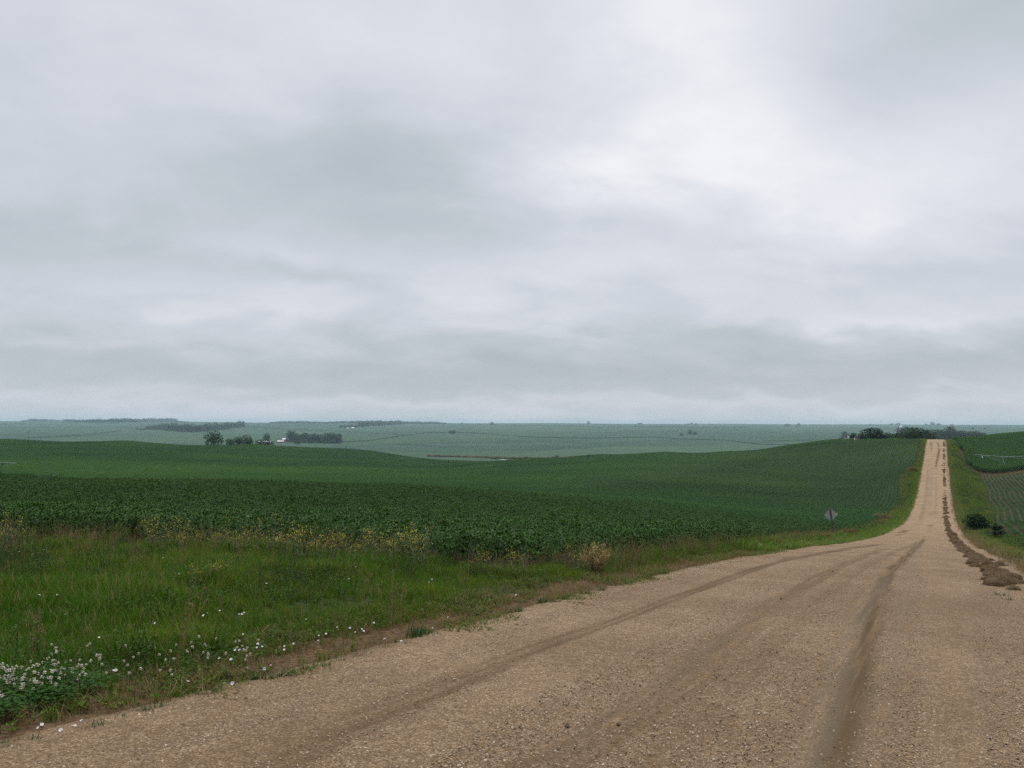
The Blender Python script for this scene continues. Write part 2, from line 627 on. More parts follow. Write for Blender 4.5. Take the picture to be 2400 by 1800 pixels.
c = nt.mix(vverge, c, plain)
b = nt.new('ShaderNodeBsdfPrincipled', i_Roughness=0.95)
b.inputs['Specular IOR Level'].default_value = 0.1
nt.link(c, b.inputs['Base Color'])
bn = nt.new('ShaderNodeBump', i_Strength=0.6, i_Distance=0.03)
nt.link(nB, bn.inputs['Height'])
nt.link(bn.outputs[0], b.inputs['Normal'])
nt.link(b.outputs[0], out.inputs[0])

# ------------------------------------------------------------------ crop edges (surveyed outline of the bean field)
CROP_EDGE_PX = [(0, 1262), (150, 1272), (350, 1280), (560, 1290), (760, 1300), (960, 1322), (1100, 1338), (1210, 1345), (1300, 1338), (1400, 1318), (1520, 1303), (1640, 1289), (1760, 1277), (1860, 1264), (1930, 1254), (1985, 1247),
                (2020, 1238), (2055, 1222), (2080, 1208), (2098, 1195), (2107, 1180), (2110, 1160), (2109, 1140), (2111, 1118), (2128, 1103), (2144, 1086), (2151, 1064), (2155, 1036)]
_ce = np.array([survey(a, b)[:2] for a, b in CROP_EDGE_PX])
_fr = _ce[:9]
_sd = np.array([q for q in _ce[9:]])
_sd = _sd[np.argsort(_sd[:, 1])]
_fr = _fr[np.argsort(_fr[:, 0])]
_ys = np.arange(10.0, 560.0, 3.0)
_xs = np.interp(_ys, _sd[:, 1], _sd[:, 0])
_xs = np.where(_ys > 45, np.convolve(np.pad(_xs, 4, 'edge'), np.ones(9) / 9, 'valid'), _xs)


def crop_edge(y):
    """X of the planted edge of the left field beside the road"""
    return np.interp(y, _ys, _xs)


def crop_front(x):
    """Y of the planted edge that faces the camera"""
    return np.interp(x, _fr[:, 0], _fr[:, 1])


def in_left_crop(x, y):
    return (x < crop_edge(y)) & (y > crop_front(x))


# right side fields
LANE_A, LANE_B = survey(2240, 1112)[:2], survey(2400, 1105)[:2]
YL = float(LANE_B[1])                      # the farm lane between the two right-hand fields


def right_edge(y):
    """X of the planted edge right of the road"""
    return np.interp(y, [60, 85, 110, 150, 190, 225, 250, YL - 4, YL + 2, YL + 14, YL + 40, 420, 450], [7.0, 6.0, 5.6, 6.6, 8.6, 9.0, 10.0, 11.0, 10.5, 8.0, 7.0, 6.0, 6.0])


# ------------------------------------------------------------------ ground sheet
brg = np.concatenate((np.linspace(-42, 40, 620), np.linspace(42, 316, 70)))
brg = np.radians(brg) - YAW               # bearing from +Y towards +X
rad = np.concatenate(([0.0], np.geomspace(0.8, 16000, 540)))
BB, RR = np.meshgrid(brg, rad)
gxv, gyv = (RR * np.sin(BB)).ravel(), (RR * np.cos(BB)).ravel()
gzv = ground(gxv, gyv)
gr = np.hypot(gxv, gyv)
fine = (fbm(gxv * 1.3, gyv * 1.3, 21, 3) - 0.5) * 0.10 * (1 - smooth(25, 60, gr))
gzv = gzv + np.where(gxv < -5.6, fine, 0.4 * fine)
under = smooth(-5.5, -4.6, gxv) * (1 - smooth(1.6, 2.4, gxv)) * (1 - smooth(ROAD_END - 8, ROAD_END, gyv)) * smooth(-45, -40, gyv)
gzv = gzv - under * (0.05 + 0.0011 * gr)
nb, nr = len(brg), len(rad)
idx = np.arange(nb * nr).reshape(nr, nb)
nxt = np.roll(idx, -1, axis=1)
F = np.stack((idx[:-1], nxt[:-1], nxt[1:], idx[1:]), -1).reshape(-1, 4)[:, ::-1]
me = mesh_from('ground', np.stack((gxv, gyv, gzv), -1), F, MAT['field_ground'], smooth_shade=True)
lc = in_left_crop(gxv, gyv)
rc = (gxv > right_edge(gyv)) & (gyv > 55) & (np.abs(gyv - YL) > 3.5)
crop = (lc | rc).astype(float)
far = smooth(700, 800, gr)
thin_g = smooth(150, 190, gyv) * (1 - smooth(460, 470, gyv)) * smooth(-125, -85, gxv)
canopy = lc.astype(float) * smooth(70, 120, gr) * (1 - 0.4 * thin_g)
dirtm = (1 - smooth(0.0, 0.9, np.abs(gxv + 5.4) - 0.25)) * (1 - smooth(55, 75, gr)) + 0.6 * smooth(1.2, 2.0, gxv) * (1 - smooth(3.0, 4.0, gxv)) * (1 - smooth(36, 50, gyv))
lane = (1 - smooth(1.5, 3.2, np.abs(gyv - YL))) * smooth(4, 8, gxv) * (gxv < 90)
dirtm = np.maximum(dirtm, 0.55 * lane)
for nm, arr in (('crop', crop), ('far', far), ('canopy', canopy), ('dirt', dirtm)):
    me.attributes.new(nm, 'FLOAT', 'POINT').data.foreach_set('value', arr.astype(np.float32))
tag(link('ground', me), kind='structure')

# ------------------------------------------------------------------ gravel road
m, nt, out = material('road_gravel')
geo = nt.new('ShaderNodeNewGeometry')
pos = geo.outputs['Position']
sx = nt.new('ShaderNodeSeparateXYZ')
nt.link(pos, sx.inputs[0])
# stones of several sizes
v1 = nt.new('ShaderNodeTexVoronoi', i_Scale=75.0)
nt.link(pos, v1.inputs['Vector'])
v2 = nt.new('ShaderNodeTexVoronoi', i_Scale=150.0)
nt.link(pos, v2.inputs['Vector'])
s1 = nt.new('ShaderNodeSeparateColor')
nt.link(v1.outputs['Color'], s1.inputs[0])
s2 = nt.new('ShaderNodeSeparateColor')
nt.link(v2.outputs['Color'], s2.inputs[0])
st1 = nt.ramp(s1.outputs[0], [(0.0, (0.03, 0.024, 0.018)), (0.14, (0.16, 0.100, 0.052)), (0.5, (0.33, 0.230, 0.132)), (0.85, (0.50, 0.37, 0.235)), (1.0, (0.80, 0.70, 0.56))])
st2 = nt.ramp(s2.outputs[1], [(0.0, (0.09, 0.062, 0.038)), (0.2, (0.24, 0.160, 0.088)), (0.8, (0.36, 0.26, 0.152)), (1.0, (0.50, 0.41, 0.29))])
gr_c = nt.mix(0.5, st1, st2)
gr_c = nt.mix(1.0, gr_c, (1.04, 0.985, 0.90), 'MULTIPLY')
mot = nt.noise(pos, 7.0, 6.0, 0.7)
gr_c = nt.mix(nt.math('MULTIPLY', nt.maprange(mot, 0.42, 0.62), 0.35), gr_c, (0.165, 0.105, 0.055))
big = nt.noise(pos, 0.35, 5.0, 0.6)
gr_c = nt.mix(nt.maprange(big, 0.35, 0.7), nt.mix(1.0, gr_c, (0.86, 0.83, 0.78), 'MULTIPLY'), nt.mix(1.0, gr_c, (1.12, 1.11, 1.12), 'MULTIPLY'))
# compacted fine tracks: attribute track (0..1) from the wheel lines, streaked along the way
mpn = nt.new('ShaderNodeMapping')
mpn.inputs['Scale'].default_value = (9.0, 0.35, 1.0)
nt.link(pos, mpn.inputs[0])
streak = nt.noise(mpn.outputs[0], 1.0, 5.0, 0.65)
tk = nt.attr('track').outputs['Fac']
tkf = nt.math('MULTIPLY', tk, nt.maprange(streak, 0.25, 0.62, 0.45, 1.0), clamp=True)
fine_c = nt.ramp(nt.noise(pos, 60.0, 3.0, 0.7), [(0.3, (0.058, 0.032, 0.009)), (0.7, (0.112, 0.065, 0.023))])
c = nt.mix(tkf, gr_c, fine_c)
gk = nt.attr('greytrack').outputs['Fac']
c = nt.mix(nt.math('MULTIPLY', gk, nt.maprange(streak, 0.3, 0.6, 0.4, 1.0), clamp=True), c, nt.ramp(nt.noise(pos, 60.0, 3.0, 0.7), [(0.3, (0.105, 0.080, 0.050)), (0.7, (0.175, 0.135, 0.088))]))
# damp earthy streaks along the road
mp2 = nt.new('ShaderNodeMapping')
mp2.inputs['Scale'].default_value = (1.1, 0.06, 1.0)
nt.link(pos, mp2.inputs[0])
lanes = nt.maprange(nt.noise(mp2.outputs[0], 1.0, 4.0, 0.6), 0.5, 0.75)
c = nt.mix(nt.math('MULTIPLY', lanes, 0.35), c, (0.17, 0.115, 0.065))
b = nt.new('ShaderNodeBsdfPrincipled', i_Roughness=0.9)
b.inputs['Specular IOR Level'].default_value = 0.2
nt.link(c, b.inputs['Base Color'])
hgt = nt.math('ADD', nt.math('MULTIPLY', v1.outputs['Distance'], -1.0), nt.math('MULTIPLY', v2.outputs['Distance'], -0.5))
hgt = nt.math('MULTIPLY', hgt, nt.math('SUBTRACT', 1.0, nt.math('MULTIPLY', nt.math('MAXIMUM', tk, gk), 0.75)))
bn = nt.new('ShaderNodeBump', i_Strength=1.0, i_Distance=0.018)
nt.link(hgt, bn.inputs['Height'])
nt.link(bn.outputs[0], b.inputs['Normal'])
nt.link(b.outputs[0], out.inputs[0])
xs = np.concatenate((np.arange(-6.2, 2.9, 0.075), [2.9]))
ys = [-14.0]
while ys[-1] < ROAD_END:
    ys.append(ys[-1] + min(2.5, max(0.09, 0.011 * abs(ys[-1]))))
ys = np.array(ys)
XX, YY = np.meshgrid(xs, ys)
rx, ry = XX.ravel(), YY.ravel()
rz = road_z(ry) + EYE + 0.02 + 0.03 * (1 - ((rx + 1.6) / 3.6) ** 2)
rz -= 0.13 * smooth(-4.85, -6.1, rx) + 0.10 * smooth(1.7, 2.8, rx)
# the graded road has slight ridges of loose stone
rz += (vnoise(rx * 2.0, ry * 0.05, 31) - 0.5) * 0.030 + (vnoise(rx * 6, ry * 0.6, 32) - 0.5) * 0.010 * (1 - smooth(12, 30, ry))
TRACKS = [  # pixel line, half width (near, far) m, strength (near, far), channel
    ([(1965, 1800), (1996, 1666), (2025, 1552), (2047, 1442), (2072, 1372), (2098, 1335), (2128, 1306), (2152, 1281), (2168, 1262)], (0.13, 0.20), (1.0, 0.95), 0),
    ([(1900, 1800), (1947, 1646), (1985, 1520), (2018, 1440), (2060, 1380), (2090, 1345)], (0.11, 0.16), (0.75, 0.45), 1),
    ([(1935, 1800), (1972, 1650), (2004, 1540), (2030, 1450), (2062, 1375)], (0.05, 0.10), (0.55, 0.4), 0),
    ([(2050, 1800), (2075, 1650), (2090, 1560), (2108, 1450), (2128, 1360), (2146, 1310), (2160, 1275)], (0.16, 0.25), (0.35, 0.5), 1),
    ([(700, 1795), (803, 1738), (966, 1672), (1154, 1585), (1263, 1534)], (0.22, 0.18), (0.65, 0.75), 0),
    ([(1263, 1534), (1358, 1498), (1425, 1475), (1480, 1452), (1588, 1409), (1700, 1365), (1780, 1336), (1850, 1316), (1900, 1307), (1960, 1296), (2070, 1277)], (0.13, 0.26), (0.85, 1.0), 0),
    ([(1588, 1404), (1700, 1360), (1780, 1332), (1850, 1313), (1905, 1304), (1960, 1294)], (0.06, 0.12), (0.5, 0.6), 0),
    ([(1330, 1800), (1480, 1715), (1561, 1660), (1622, 1600), (1785, 1455), (1866, 1390), (1947, 1345), (2041, 1302), (2085, 1288)], (0.26, 0.16), (0.60, 0.75), 0),
    ([(1560, 1800), (1700, 1640), (1830, 1500), (1900, 1430), (1980, 1365), (2080, 1305), (2160, 1268)], (0.18, 0.16), (0.3, 0.75), 0),
    ([(1430, 1720), (1560, 1620), (1680, 1520), (1760, 1430), (1850, 1370)], (0.16, 0.2), (0.30, 0.25), 1),
    ([(2110, 1252), (2125, 1243)], (0.4, 0.4), (0.8, 0.8), 0), ([(2100, 1259), (2112, 1253)], (0.3, 0.3), (0.5, 0.5), 0), ([(2176, 1236), (2184, 1231)], (0.35, 0.35), (0.6, 0.6), 0),
    ([(2193, 1100), (2195, 1085), (2198, 1072), (2201, 1058), (2201, 1050)], (0.3, 0.5), (0.9, 1.0), 0), ([(2201, 1050), (2199, 1042), (2196, 1036)], (0.35, 0.3), (0.9, 0.9), 0),
    ([(2184, 1060), (2182, 1046), (2180, 1036)], (0.25, 0.3), (0.5, 0.9), 0), ([(2184, 1046), (2185, 1036)], (0.2, 0.2), (0.7, 0.7), 0),
    ([(2178, 1200), (2181, 1150), (2183, 1110), (2184, 1080)], (0.5, 0.4), (0.3, 0.35), 1), ([(2150, 1230), (2168, 1180), (2172, 1140), (2176, 1090)], (0.5, 0.4), (0.35, 0.3), 0),
    ([(2190, 1215), (2194, 1150), (2194, 1110)], (0.3, 0.3), (0.25, 0.25), 0),
]
trk = [np.zeros(len(rx)), np.zeros(len(rx))]
for pxs, hw, stg, ch in TRACKS:
    pp = np.array([survey(a, b)[:2] for a, b in pxs])
    pp = pp[np.argsort(pp[:, 1])]
    if len(pp) > 3 and pp[0, 1] < 9:            # tracks run on behind the camera
        pp = np.vstack((pp[0] - (pp[1] - pp[0]) * 6, pp))
    t = np.clip((ry - pp[0, 1]) / max(0.1, pp[-1, 1] - pp[0, 1]), 0, 1)
    xc = np.interp(ry, pp[:, 1], pp[:, 0]) + (vnoise(ry * 0.5, ry * 0 + len(trk), 41) - 0.5) * 0.08 * min(3, hw[0] * 6)
    hwv = (hw[0] + (hw[1] - hw[0]) * t) * (0.75 + 0.5 * vnoise(ry * 0.35, ry * 0, 43))
    span = np.minimum(1, np.minimum(ry - pp[0, 1], pp[-1, 1] - ry) / (0.12 * (pp[-1, 1] - pp[0, 1]) + 0.3))
    s = (stg[0] + (stg[1] - stg[0]) * t) * np.clip(span, 0, 1)
    v = s * (1 - smooth(0.62, 1.15, np.abs(rx - xc) / hwv))
    trk[ch] = np.maximum(trk[ch], v)
# bare brown wheel path on the shoulder beyond the earth ridge
sh = smooth(1.75, 2.15, rx + 0.3 * (vnoise(ry * 0.4, ry * 0, 44) - 0.5)) * smooth(15, 19, ry) * (1 - smooth(34, 44, ry))
trk[0] = np.maximum(trk[0], 0.85 * sh)
rz -= 0.012 * np.maximum(trk[0], trk[1])
TRK_GRID = np.maximum(trk[0], trk[1]).reshape(len(ys), len(xs))


def track_at(x, y):
    return TRK_GRID[np.clip(np.searchsorted(ys, y), 0, len(ys) - 1), np.clip(np.searchsorted(xs, x), 0, len(xs) - 1)]

idx = np.arange(len(rx)).reshape(len(ys), len(xs))
F = np.stack((idx[:-1, :-1], idx[:-1, 1:], idx[1:, 1:], idx[1:, :-1]), -1).reshape(-1, 4)
me = mesh_from('gravel_road', np.stack((rx, ry, rz), -1), F, MAT['road_gravel'], smooth_shade=True)
for nm, arr in (('track', trk[0]), ('greytrack', trk[1])):
    me.attributes.new(nm, 'FLOAT', 'POINT').data.foreach_set('value', arr.astype(np.float32))
tag(link('gravel_road', me), kind='structure')


def road_top(x, y):
    return road_z(y) + EYE + 0.02 + 0.03 * (1 - ((np.asarray(x) + 1.6) / 3.6) ** 2)


# ------------------------------------------------------------------ carpets of uncountable plants: one mesh holds the variants and the spots, geometry nodes repeat them
def carpet(name, variants, pts, rot, scl, mats, pick=None, tint=None, label=None, cat=None):
    """variants: list of (V, F, material index per face); pts etc. per plant"""
    V, F, fmi, vid = [], [], [], []
    b = 0
    for k, (v, f, mi) in enumerate(variants):
        V.append(np.asarray(v, float))
        F += [tuple(i + b for i in ff) for ff in f]
        fmi += list(mi)
        vid += [k] * len(v)
        b += len(v)
    n = len(pts)
    if pick is None:
        pick = rng.integers(0, len(variants), n)
    if tint is None:
        tint = rng.random(n)
    allv = np.concatenate(V + [np.asarray(pts, float)])
    me = bpy.data.meshes.new(name)
    me.from_pydata(allv.tolist(), [], F)
    for mm in mats:
        me.materials.append(mm)
    me.polygons.foreach_set('material_index', np.asarray(fmi, np.int32))

    def att(nm, typ, head, arr, key='value'):
        a = me.attributes.new(nm, typ, 'POINT')
        full = np.concatenate((head, arr)) if head is not None else arr
        a.data.foreach_set(key, np.ascontiguousarray(full).ravel())
    att('vid', 'INT', np.asarray(vid, np.int32), np.full(n, -1, np.int32))
    att('pick', 'INT', np.zeros(b, np.int32), np.asarray(pick, np.int32))
    att('tint', 'FLOAT', np.zeros(b, np.float32), np.asarray(tint, np.float32))
    z3 = np.zeros((b, 3), np.float32)
    att('rot', 'FLOAT_VECTOR', z3, np.asarray(rot, np.float32), 'vector')
    scl = np.asarray(scl, np.float32)
    if scl.ndim == 1:
        scl = np.repeat(scl[:, None], 3, 1)
    att('scl', 'FLOAT_VECTOR', z3, scl, 'vector')
    o = link(name, me)
    ng = bpy.data.node_groups.new(name + '_spread', 'GeometryNodeTree')
    ng.interface.new_socket('Geometry', in_out='INPUT', socket_type='NodeSocketGeometry')
    ng.interface.new_socket('Geometry', in_out='OUTPUT', socket_type='NodeSocketGeometry')
    N, L = ng.nodes, ng.links
    gi, go = N.new('NodeGroupInput'), N.new('NodeGroupOutput')

    def named(nm, typ):
        q = N.new('GeometryNodeInputNamedAttribute')
        q.data_type = typ
        q.inputs['Name'].default_value = nm
        return q.outputs['Attribute']

    def is_k(k):
        c = N.new('FunctionNodeCompare')
        c.data_type = 'INT'
        c.operation = 'EQUAL'
        L.new(named('vid', 'INT'), c.inputs[2])
        c.inputs[3].default_value = k
        return c.outputs[0]

    def separate(geo, k):
        s = N.new('GeometryNodeSeparateGeometry')
        s.domain = 'POINT'
        L.new(geo, s.inputs['Geometry'])
        L.new(is_k(k), s.inputs['Selection'])
        return s
    sp = separate(gi.outputs[0], -1)
    g2i = N.new('GeometryNodeGeometryToInstance')
    for k in reversed(range(len(variants))):
        L.new(separate(sp.outputs['Inverted'], k).outputs['Selection'], g2i.inputs[0])
    iop = N.new('GeometryNodeInstanceOnPoints')
    L.new(sp.outputs['Selection'], iop.inputs['Points'])
    L.new(g2i.outputs[0], iop.inputs['Instance'])
    iop.inputs['Pick Instance'].default_value = True
    L.new(named('pick', 'INT'), iop.inputs['Instance Index'])
    e2r = N.new('FunctionNodeEulerToRotation')
    L.new(named('rot', 'FLOAT_VECTOR'), e2r.inputs[0])
    L.new(e2r.outputs[0], iop.inputs['Rotation'])
    L.new(named('scl', 'FLOAT_VECTOR'), iop.inputs['Scale'])
    L.new(iop.outputs[0], go.inputs[0])
    md = o.modifiers.new('spread', 'NODES')
    md.node_group = ng
    tag(o, label, cat, kind='stuff')
    return o


def in_view(x, y, back=5.0, k=0.66):
    d = x * HF[0] + y * HF[1] + back
    s = x * HR[0] + y * HR[1]
    return (d > 0) & (np.abs(s) < k * d)


def jitter_grid(x0, x1, y0, y1, step, stepy=None):
    stepy = stepy or step
    a, b = np.meshgrid(np.arange(x0, x1, step), np.arange(y0, y1, stepy))
    a, b = a.ravel(), b.ravel()
    return a + rng.uniform(-0.5, 0.5, len(a)) * step, b + rng.uniform(-0.5, 0.5, len(b)) * stepy


def basis(d, up=(0, 0, 1)):
    d = np.asarray(d, float)
    d /= np.linalg.norm(d)
    s = np.cross(d, up)
    ns = np.linalg.norm(s)
    s = s / ns if ns > 1e-3 else np.array((1.0, 0, 0))
    return d, s, np.cross(s, d)


class Leaves:
    def __init__(self):
        self.v, self.f, self.m = [], [], []

    def raw(self, V, F, m=0):
        b = len(self.v)
        self.v += [tuple(p) for p in V]
        self.f += [tuple(i + b for i in f) for f in F]
        self.m += [m] * len(F)

    def leaflet(self, p, d, L, W, fold=0.35, m=0, droop=0.25):
        d, s, n = basis(d)
        p = np.asarray(p, float)
        up = n * (W * fold)
        mid = p + d * L * 0.5 - n * droop * L * 0.1
        tip = p + d * L - n * droop * L
        self.raw([p, p + d * L * 0.28 + s * W * 0.5 + up, p + d * L * 0.68 + s * W * 0.40 + up - n * droop * L * 0.4, tip, p + d * L * 0.68 - s * W * 0.40 + up - n * droop * L * 0.4, p + d * L * 0.28 - s * W * 0.5 + up, mid],
                 [(0, 6, 2, 1), (6, 3, 2), (0, 5, 4, 6), (6, 4, 3)], m)

    def quad(self, p, d, s, L, W, m=0):
        p, d, s = np.asarray(p), np.asarray(d), np.asarray(s)
        self.raw([p - s * W * 0.1, p + d * L * 0.45 - s * W * 0.5, p + d * L, p + d * L * 0.45 + s * W * 0.5], [(0, 1, 2, 3)], m)

    def blade(self, p, az, L, W, lean, curve, m=0):
        p = np.asarray(p, float)
        h = np.array((cos(az), sin(az), 0.0))
        s = np.array((-sin(az), cos(az), 0.0)) * W * 0.5
        z = np.array((0, 0, 1.0))
        a = lean
        p1 = p + (h * sin(a) + z * cos(a)) * L * 0.5
        a2 = a + curve
        p2 = p1 + (h * sin(a2) + z * cos(a2)) * L * 0.5
        self.raw([p - s, p + s, p1 + s * 0.8, p1 - s * 0.8, p2], [(0, 1, 2, 3), (3, 2, 4)], m)

    def stem(self, p, q, r, m=0):
        p, q = np.asarray(p, float), np.asarray(q, float)
        d, s, n = basis(q - p, (0.2, 0.9, 0.1))
        V = []
        for c in (p, q):
            for k in range(3):
                V.append(c + r * (s * cos(2.1 * k) + n * sin(2.1 * k)))
        self.raw(V, [(0, 1, 4, 3), (1, 2, 5, 4), (2, 0, 3, 5)], m)

    def get(self):
        return np.array(self.v), self.f, self.m


U = rng.uniform

# ------------------------------------------------------------------ soybeans
leafmat('bean_leaf', (0.020, 0.076, 0.003), (0.058, 0.126, 0.008), transl=0.14, rough=0.5, spec=0.16, wscale=0.08)
leafmat('bean_leaf_far', (0.013, 0.068, 0.004), (0.066, 0.158, 0.009), transl=0.12, rough=0.7, spec=0.08, wscale=0.02)
simple('bean_stem', (0.10, 0.13, 0.05), 0.8)


def bean_plant(seed):
    r = np.random.default_rng(seed)
    L = Leaves()
    n = 19
    for k in range(n):
        h = 0.20 + 0.50 * (k + r.uniform(0, 1)) / n
        az = r.uniform(0, 2 * pi)
        reach = (0.06 + 0.22 * r.uniform(0.3, 1.0)) * (1.15 - 0.55 * (h / 0.72) ** 2)
        base = np.array((reach * cos(az), reach * sin(az), h + 0.06))
        if k % 3 == 0:
            L.stem((0, 0, h * 0.6), base, 0.004, 1)
        S = r.uniform(0.07, 0.105)
        tilt = r.uniform(-0.35, 0.35)
        for da in (-1.15, 0.0, 1.15):
            a = az + da + r.uniform(-0.2, 0.2)
            d = np.array((cos(a), sin(a), tilt + r.uniform(-0.35, 0.15)))
            L.leaflet(base, d, S * (1.1 if da == 0 else 0.95), S * r.uniform(0.66, 0.8), fold=r.uniform(0.12, 0.4), droop=r.uniform(0.1, 0.45))
    L.stem((0, 0, 0), (0, 0, 0.6), 0.006, 1)
    return L.get()


def bean_patch(seed, w, h, rows=None, dens=70, size=0.125, top=0.66, rowgap=0.76, sd=0.10):
    """a square of canopy; rows: number of drills with open soil between"""
    r = np.random.default_rng(seed)
    L = Leaves()
    n = int(dens * w * h)
    for k in range(n):
        y = r.uniform(-h / 2, h / 2)
        if rows:
            c = (r.integers(0, rows) - (rows - 1) / 2) * rowgap
            off = r.normal(0, sd)
            x = c + off
            z = top * (1 - (off / 0.42) ** 2) * r.uniform(0.55, 1.0)
        else:
            x = r.uniform(-w / 2, w / 2)
            z = top * r.uniform(0.62, 1.0)
        a = r.uniform(0, 2 * pi)
        tl = r.uniform(-0.32, 0.18)
        d = np.array((cos(a) * cos(tl), sin(a) * cos(tl), sin(tl)))
        b = r.uniform(-0.32, 0.32)
        s = np.array((-sin(a) * cos(b), cos(a) * cos(b), sin(b)))
        S = size * r.uniform(0.75, 1.25)
        L.quad((x, y, max(0.05, z)), d, s, S, S * 0.8)
    return L.get()


# nearest plants, leaf by leaf
x, y = jitter_grid(-105, 2, 0, 108, 0.36, 0.30)
R = np.hypot(x, y)
k = in_left_crop(x + 0.15, y - 0.15) & (R < 105) & in_view(x, y)
x, y, R = x[k], y[k], R[k]
keep = rng.random(len(x)) < 1.0 - 0.95 * smooth(62, 104, R)
x, y = x[keep], y[keep]
z = ground(x, y) - 0.02
n = len(x)
bean_near = carpet('soybean_plants', [bean_plant(100 + i) for i in range(7)], np.stack((x, y, z), 1),
       np.stack((rng.uniform(-.12, .12, n), rng.uniform(-.12, .12, n), rng.uniform(0, 2 * pi, n)), 1),
       rng.uniform(0.75, 1.1, n) * (0.8 + 0.35 * fbm(x / 5, y / 5, 9, 2)), [MAT['bean_leaf'], MAT['bean_stem']], tint=fbm(x / 9, y / 9, 12, 3) * 0.7 + 0.3 * rng.random(n))

# farther canopy, in patches that follow the slope
TW = 3.44
ci, gy_ = np.meshgrid(np.arange(0, 230), np.arange(20, 700, 3.0))
y = gy_.ravel()
x = crop_edge(y) - TW * (ci.ravel() + 0.5)
R = np.hypot(x, y)
k = (y > crop_front(x) + 2) & (R > 60) & (R < 740) & in_view(x, y)
x, y, R = x[k], y[k], R[k]
# the drills show where the stand is thin, on the slope beside the road beyond the dip
thin = smooth(150, 190, y) * (1 - smooth(460, 470, y)) * smooth(-95, -60, x + 20 * (fbm(x / 30, y / 60, 8, 2) - 0.5) - 0.05 * (y - 200))
is_row = (thin > 0.5)
sx_, sy_ = slope(x, y, 1.5)
z = ground(x, y) - 0.03 - 0.16 * (1 - smooth(70, 110, R))
n = len(x)
rotv = np.stack((np.arctan(sy_), -np.arctan(sx_), np.zeros(n)), 1)
tint = np.clip(fbm(x / 55, y / 55, 14, 3) * 2.2 - 0.6, 0, 1)
# slope lighting put into the tint: bottoms between the hills brighter, upper slopes darker
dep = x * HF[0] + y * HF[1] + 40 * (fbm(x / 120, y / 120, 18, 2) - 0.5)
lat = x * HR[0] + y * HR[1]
valley_light = smooth(150, 250, dep + 0.15 * lat) * (1 - smooth(330, 430, dep + 0.10 * lat)) * (1 - smooth(-60, 60, lat))
tint = np.clip(tint * 0.75 - 0.15 + 1.0 * valley_light, 0, 1.4)
# sprayer tramlines: low, trampled canopy on long lines across the slopes
uu = x * HF[0] + y * HF[1] + 0.22 * (x * HR[0] + y * HR[1]) + 26 * (fbm(x / 170, y / 170, 16, 2) - 0.5)
cell = np.floor(uu / 27.0)
tram = (np.abs(uu / 27.0 - cell - 0.5) * 27.0 < 1.6) & (hash2(cell, cell * 0, 77) < 0.6) & (R > 190)
vr = [bean_patch(300 + i, TW, 3.04, None, 62, 0.15, 0.66) for i in range(6)]
q = ~is_row
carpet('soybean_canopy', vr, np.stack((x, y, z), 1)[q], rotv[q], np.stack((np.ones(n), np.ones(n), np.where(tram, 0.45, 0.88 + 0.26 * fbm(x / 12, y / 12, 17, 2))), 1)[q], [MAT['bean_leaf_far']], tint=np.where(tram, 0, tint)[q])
vr = [bean_patch(340 + i, TW, 3.04, 4, 72, 0.15, 0.58, 0.86, 0.14) for i in range(6)]
q = is_row
# thin places
sc = np.ones((q.sum(), 3))
sc[:, 2] = 0.75 + 0.5 * fbm(x[q] / 16, y[q] / 16, 15, 3)
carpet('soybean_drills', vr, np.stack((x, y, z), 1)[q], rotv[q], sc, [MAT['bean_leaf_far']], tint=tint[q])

# right-hand field with drills, below the farm lane
TR = 3.04
ci, gy_ = np.meshgrid(np.arange(0, 30), np.arange(60, YL - 3, 3.0))
y = gy_.ravel()
x = right_edge(y) + TR * (ci.ravel() + 0.5)
k = in_view(x, y)
x, y = x[k], y[k]
sx_, sy_ = slope(x, y, 1.5)
z = ground(x, y) - 0.03
n = len(x)
rotv = np.stack((np.arctan(sy_), -np.arctan(sx_), np.zeros(n)), 1)
sc = np.ones((n, 3))
sc[:, 2] = (0.55 + 0.5 * fbm(x / 16, y / 16, 25, 3)) * (1 - 0.55 * smooth(YL - 30, YL - 6, y))
vr = [bean_patch(360 + i, TR, 3.04, 3, 64, 0.16, 0.5, 1.013, 0.16) for i in range(6)]
carpet('bean_drills_beside_road', vr, np.stack((x, y, z), 1), rotv, sc, [MAT['bean_leaf_far']], tint=rng.random(n) * 0.6)

# ------------------------------------------------------------------ maize above the lane
leafmat('maize_leaf', (0.034, 0.110, 0.014), (0.070, 0.165, 0.022), transl=0.2, rough=0.7, spec=0.08, wscale=0.05)
simple('maize_stalk', (0.11, 0.16, 0.04), 0.7)


def maize_patch(seed, w=1.52, h=1.6):
    r = np.random.default_rng(seed)
    L = Leaves()
    for c in (-0.38, 0.38):
        for j in range(8):
            px, py = c + r.normal(0, 0.04), -h / 2 + (j + r.uniform(0.2, 0.8)) * h / 8
            H = r.uniform(1.65, 1.95)
            L.stem((px, py, 0), (px + r.normal(0, .05), py + r.normal(0, .05), H), 0.014, 1)
            for q in range(8):
                zz = H * (0.22 + 0.76 * q / 8)
                a = r.uniform(-0.6, 0.6) + (pi / 2 if q % 2 else -pi / 2) + pi / 2 * r.integers(0, 2)
                L.blade((px, py, zz), a, r.uniform(0.6, 0.85), 0.095, r.uniform(0.35, 0.7), r.uniform(0.7, 1.3))
    return L.get()


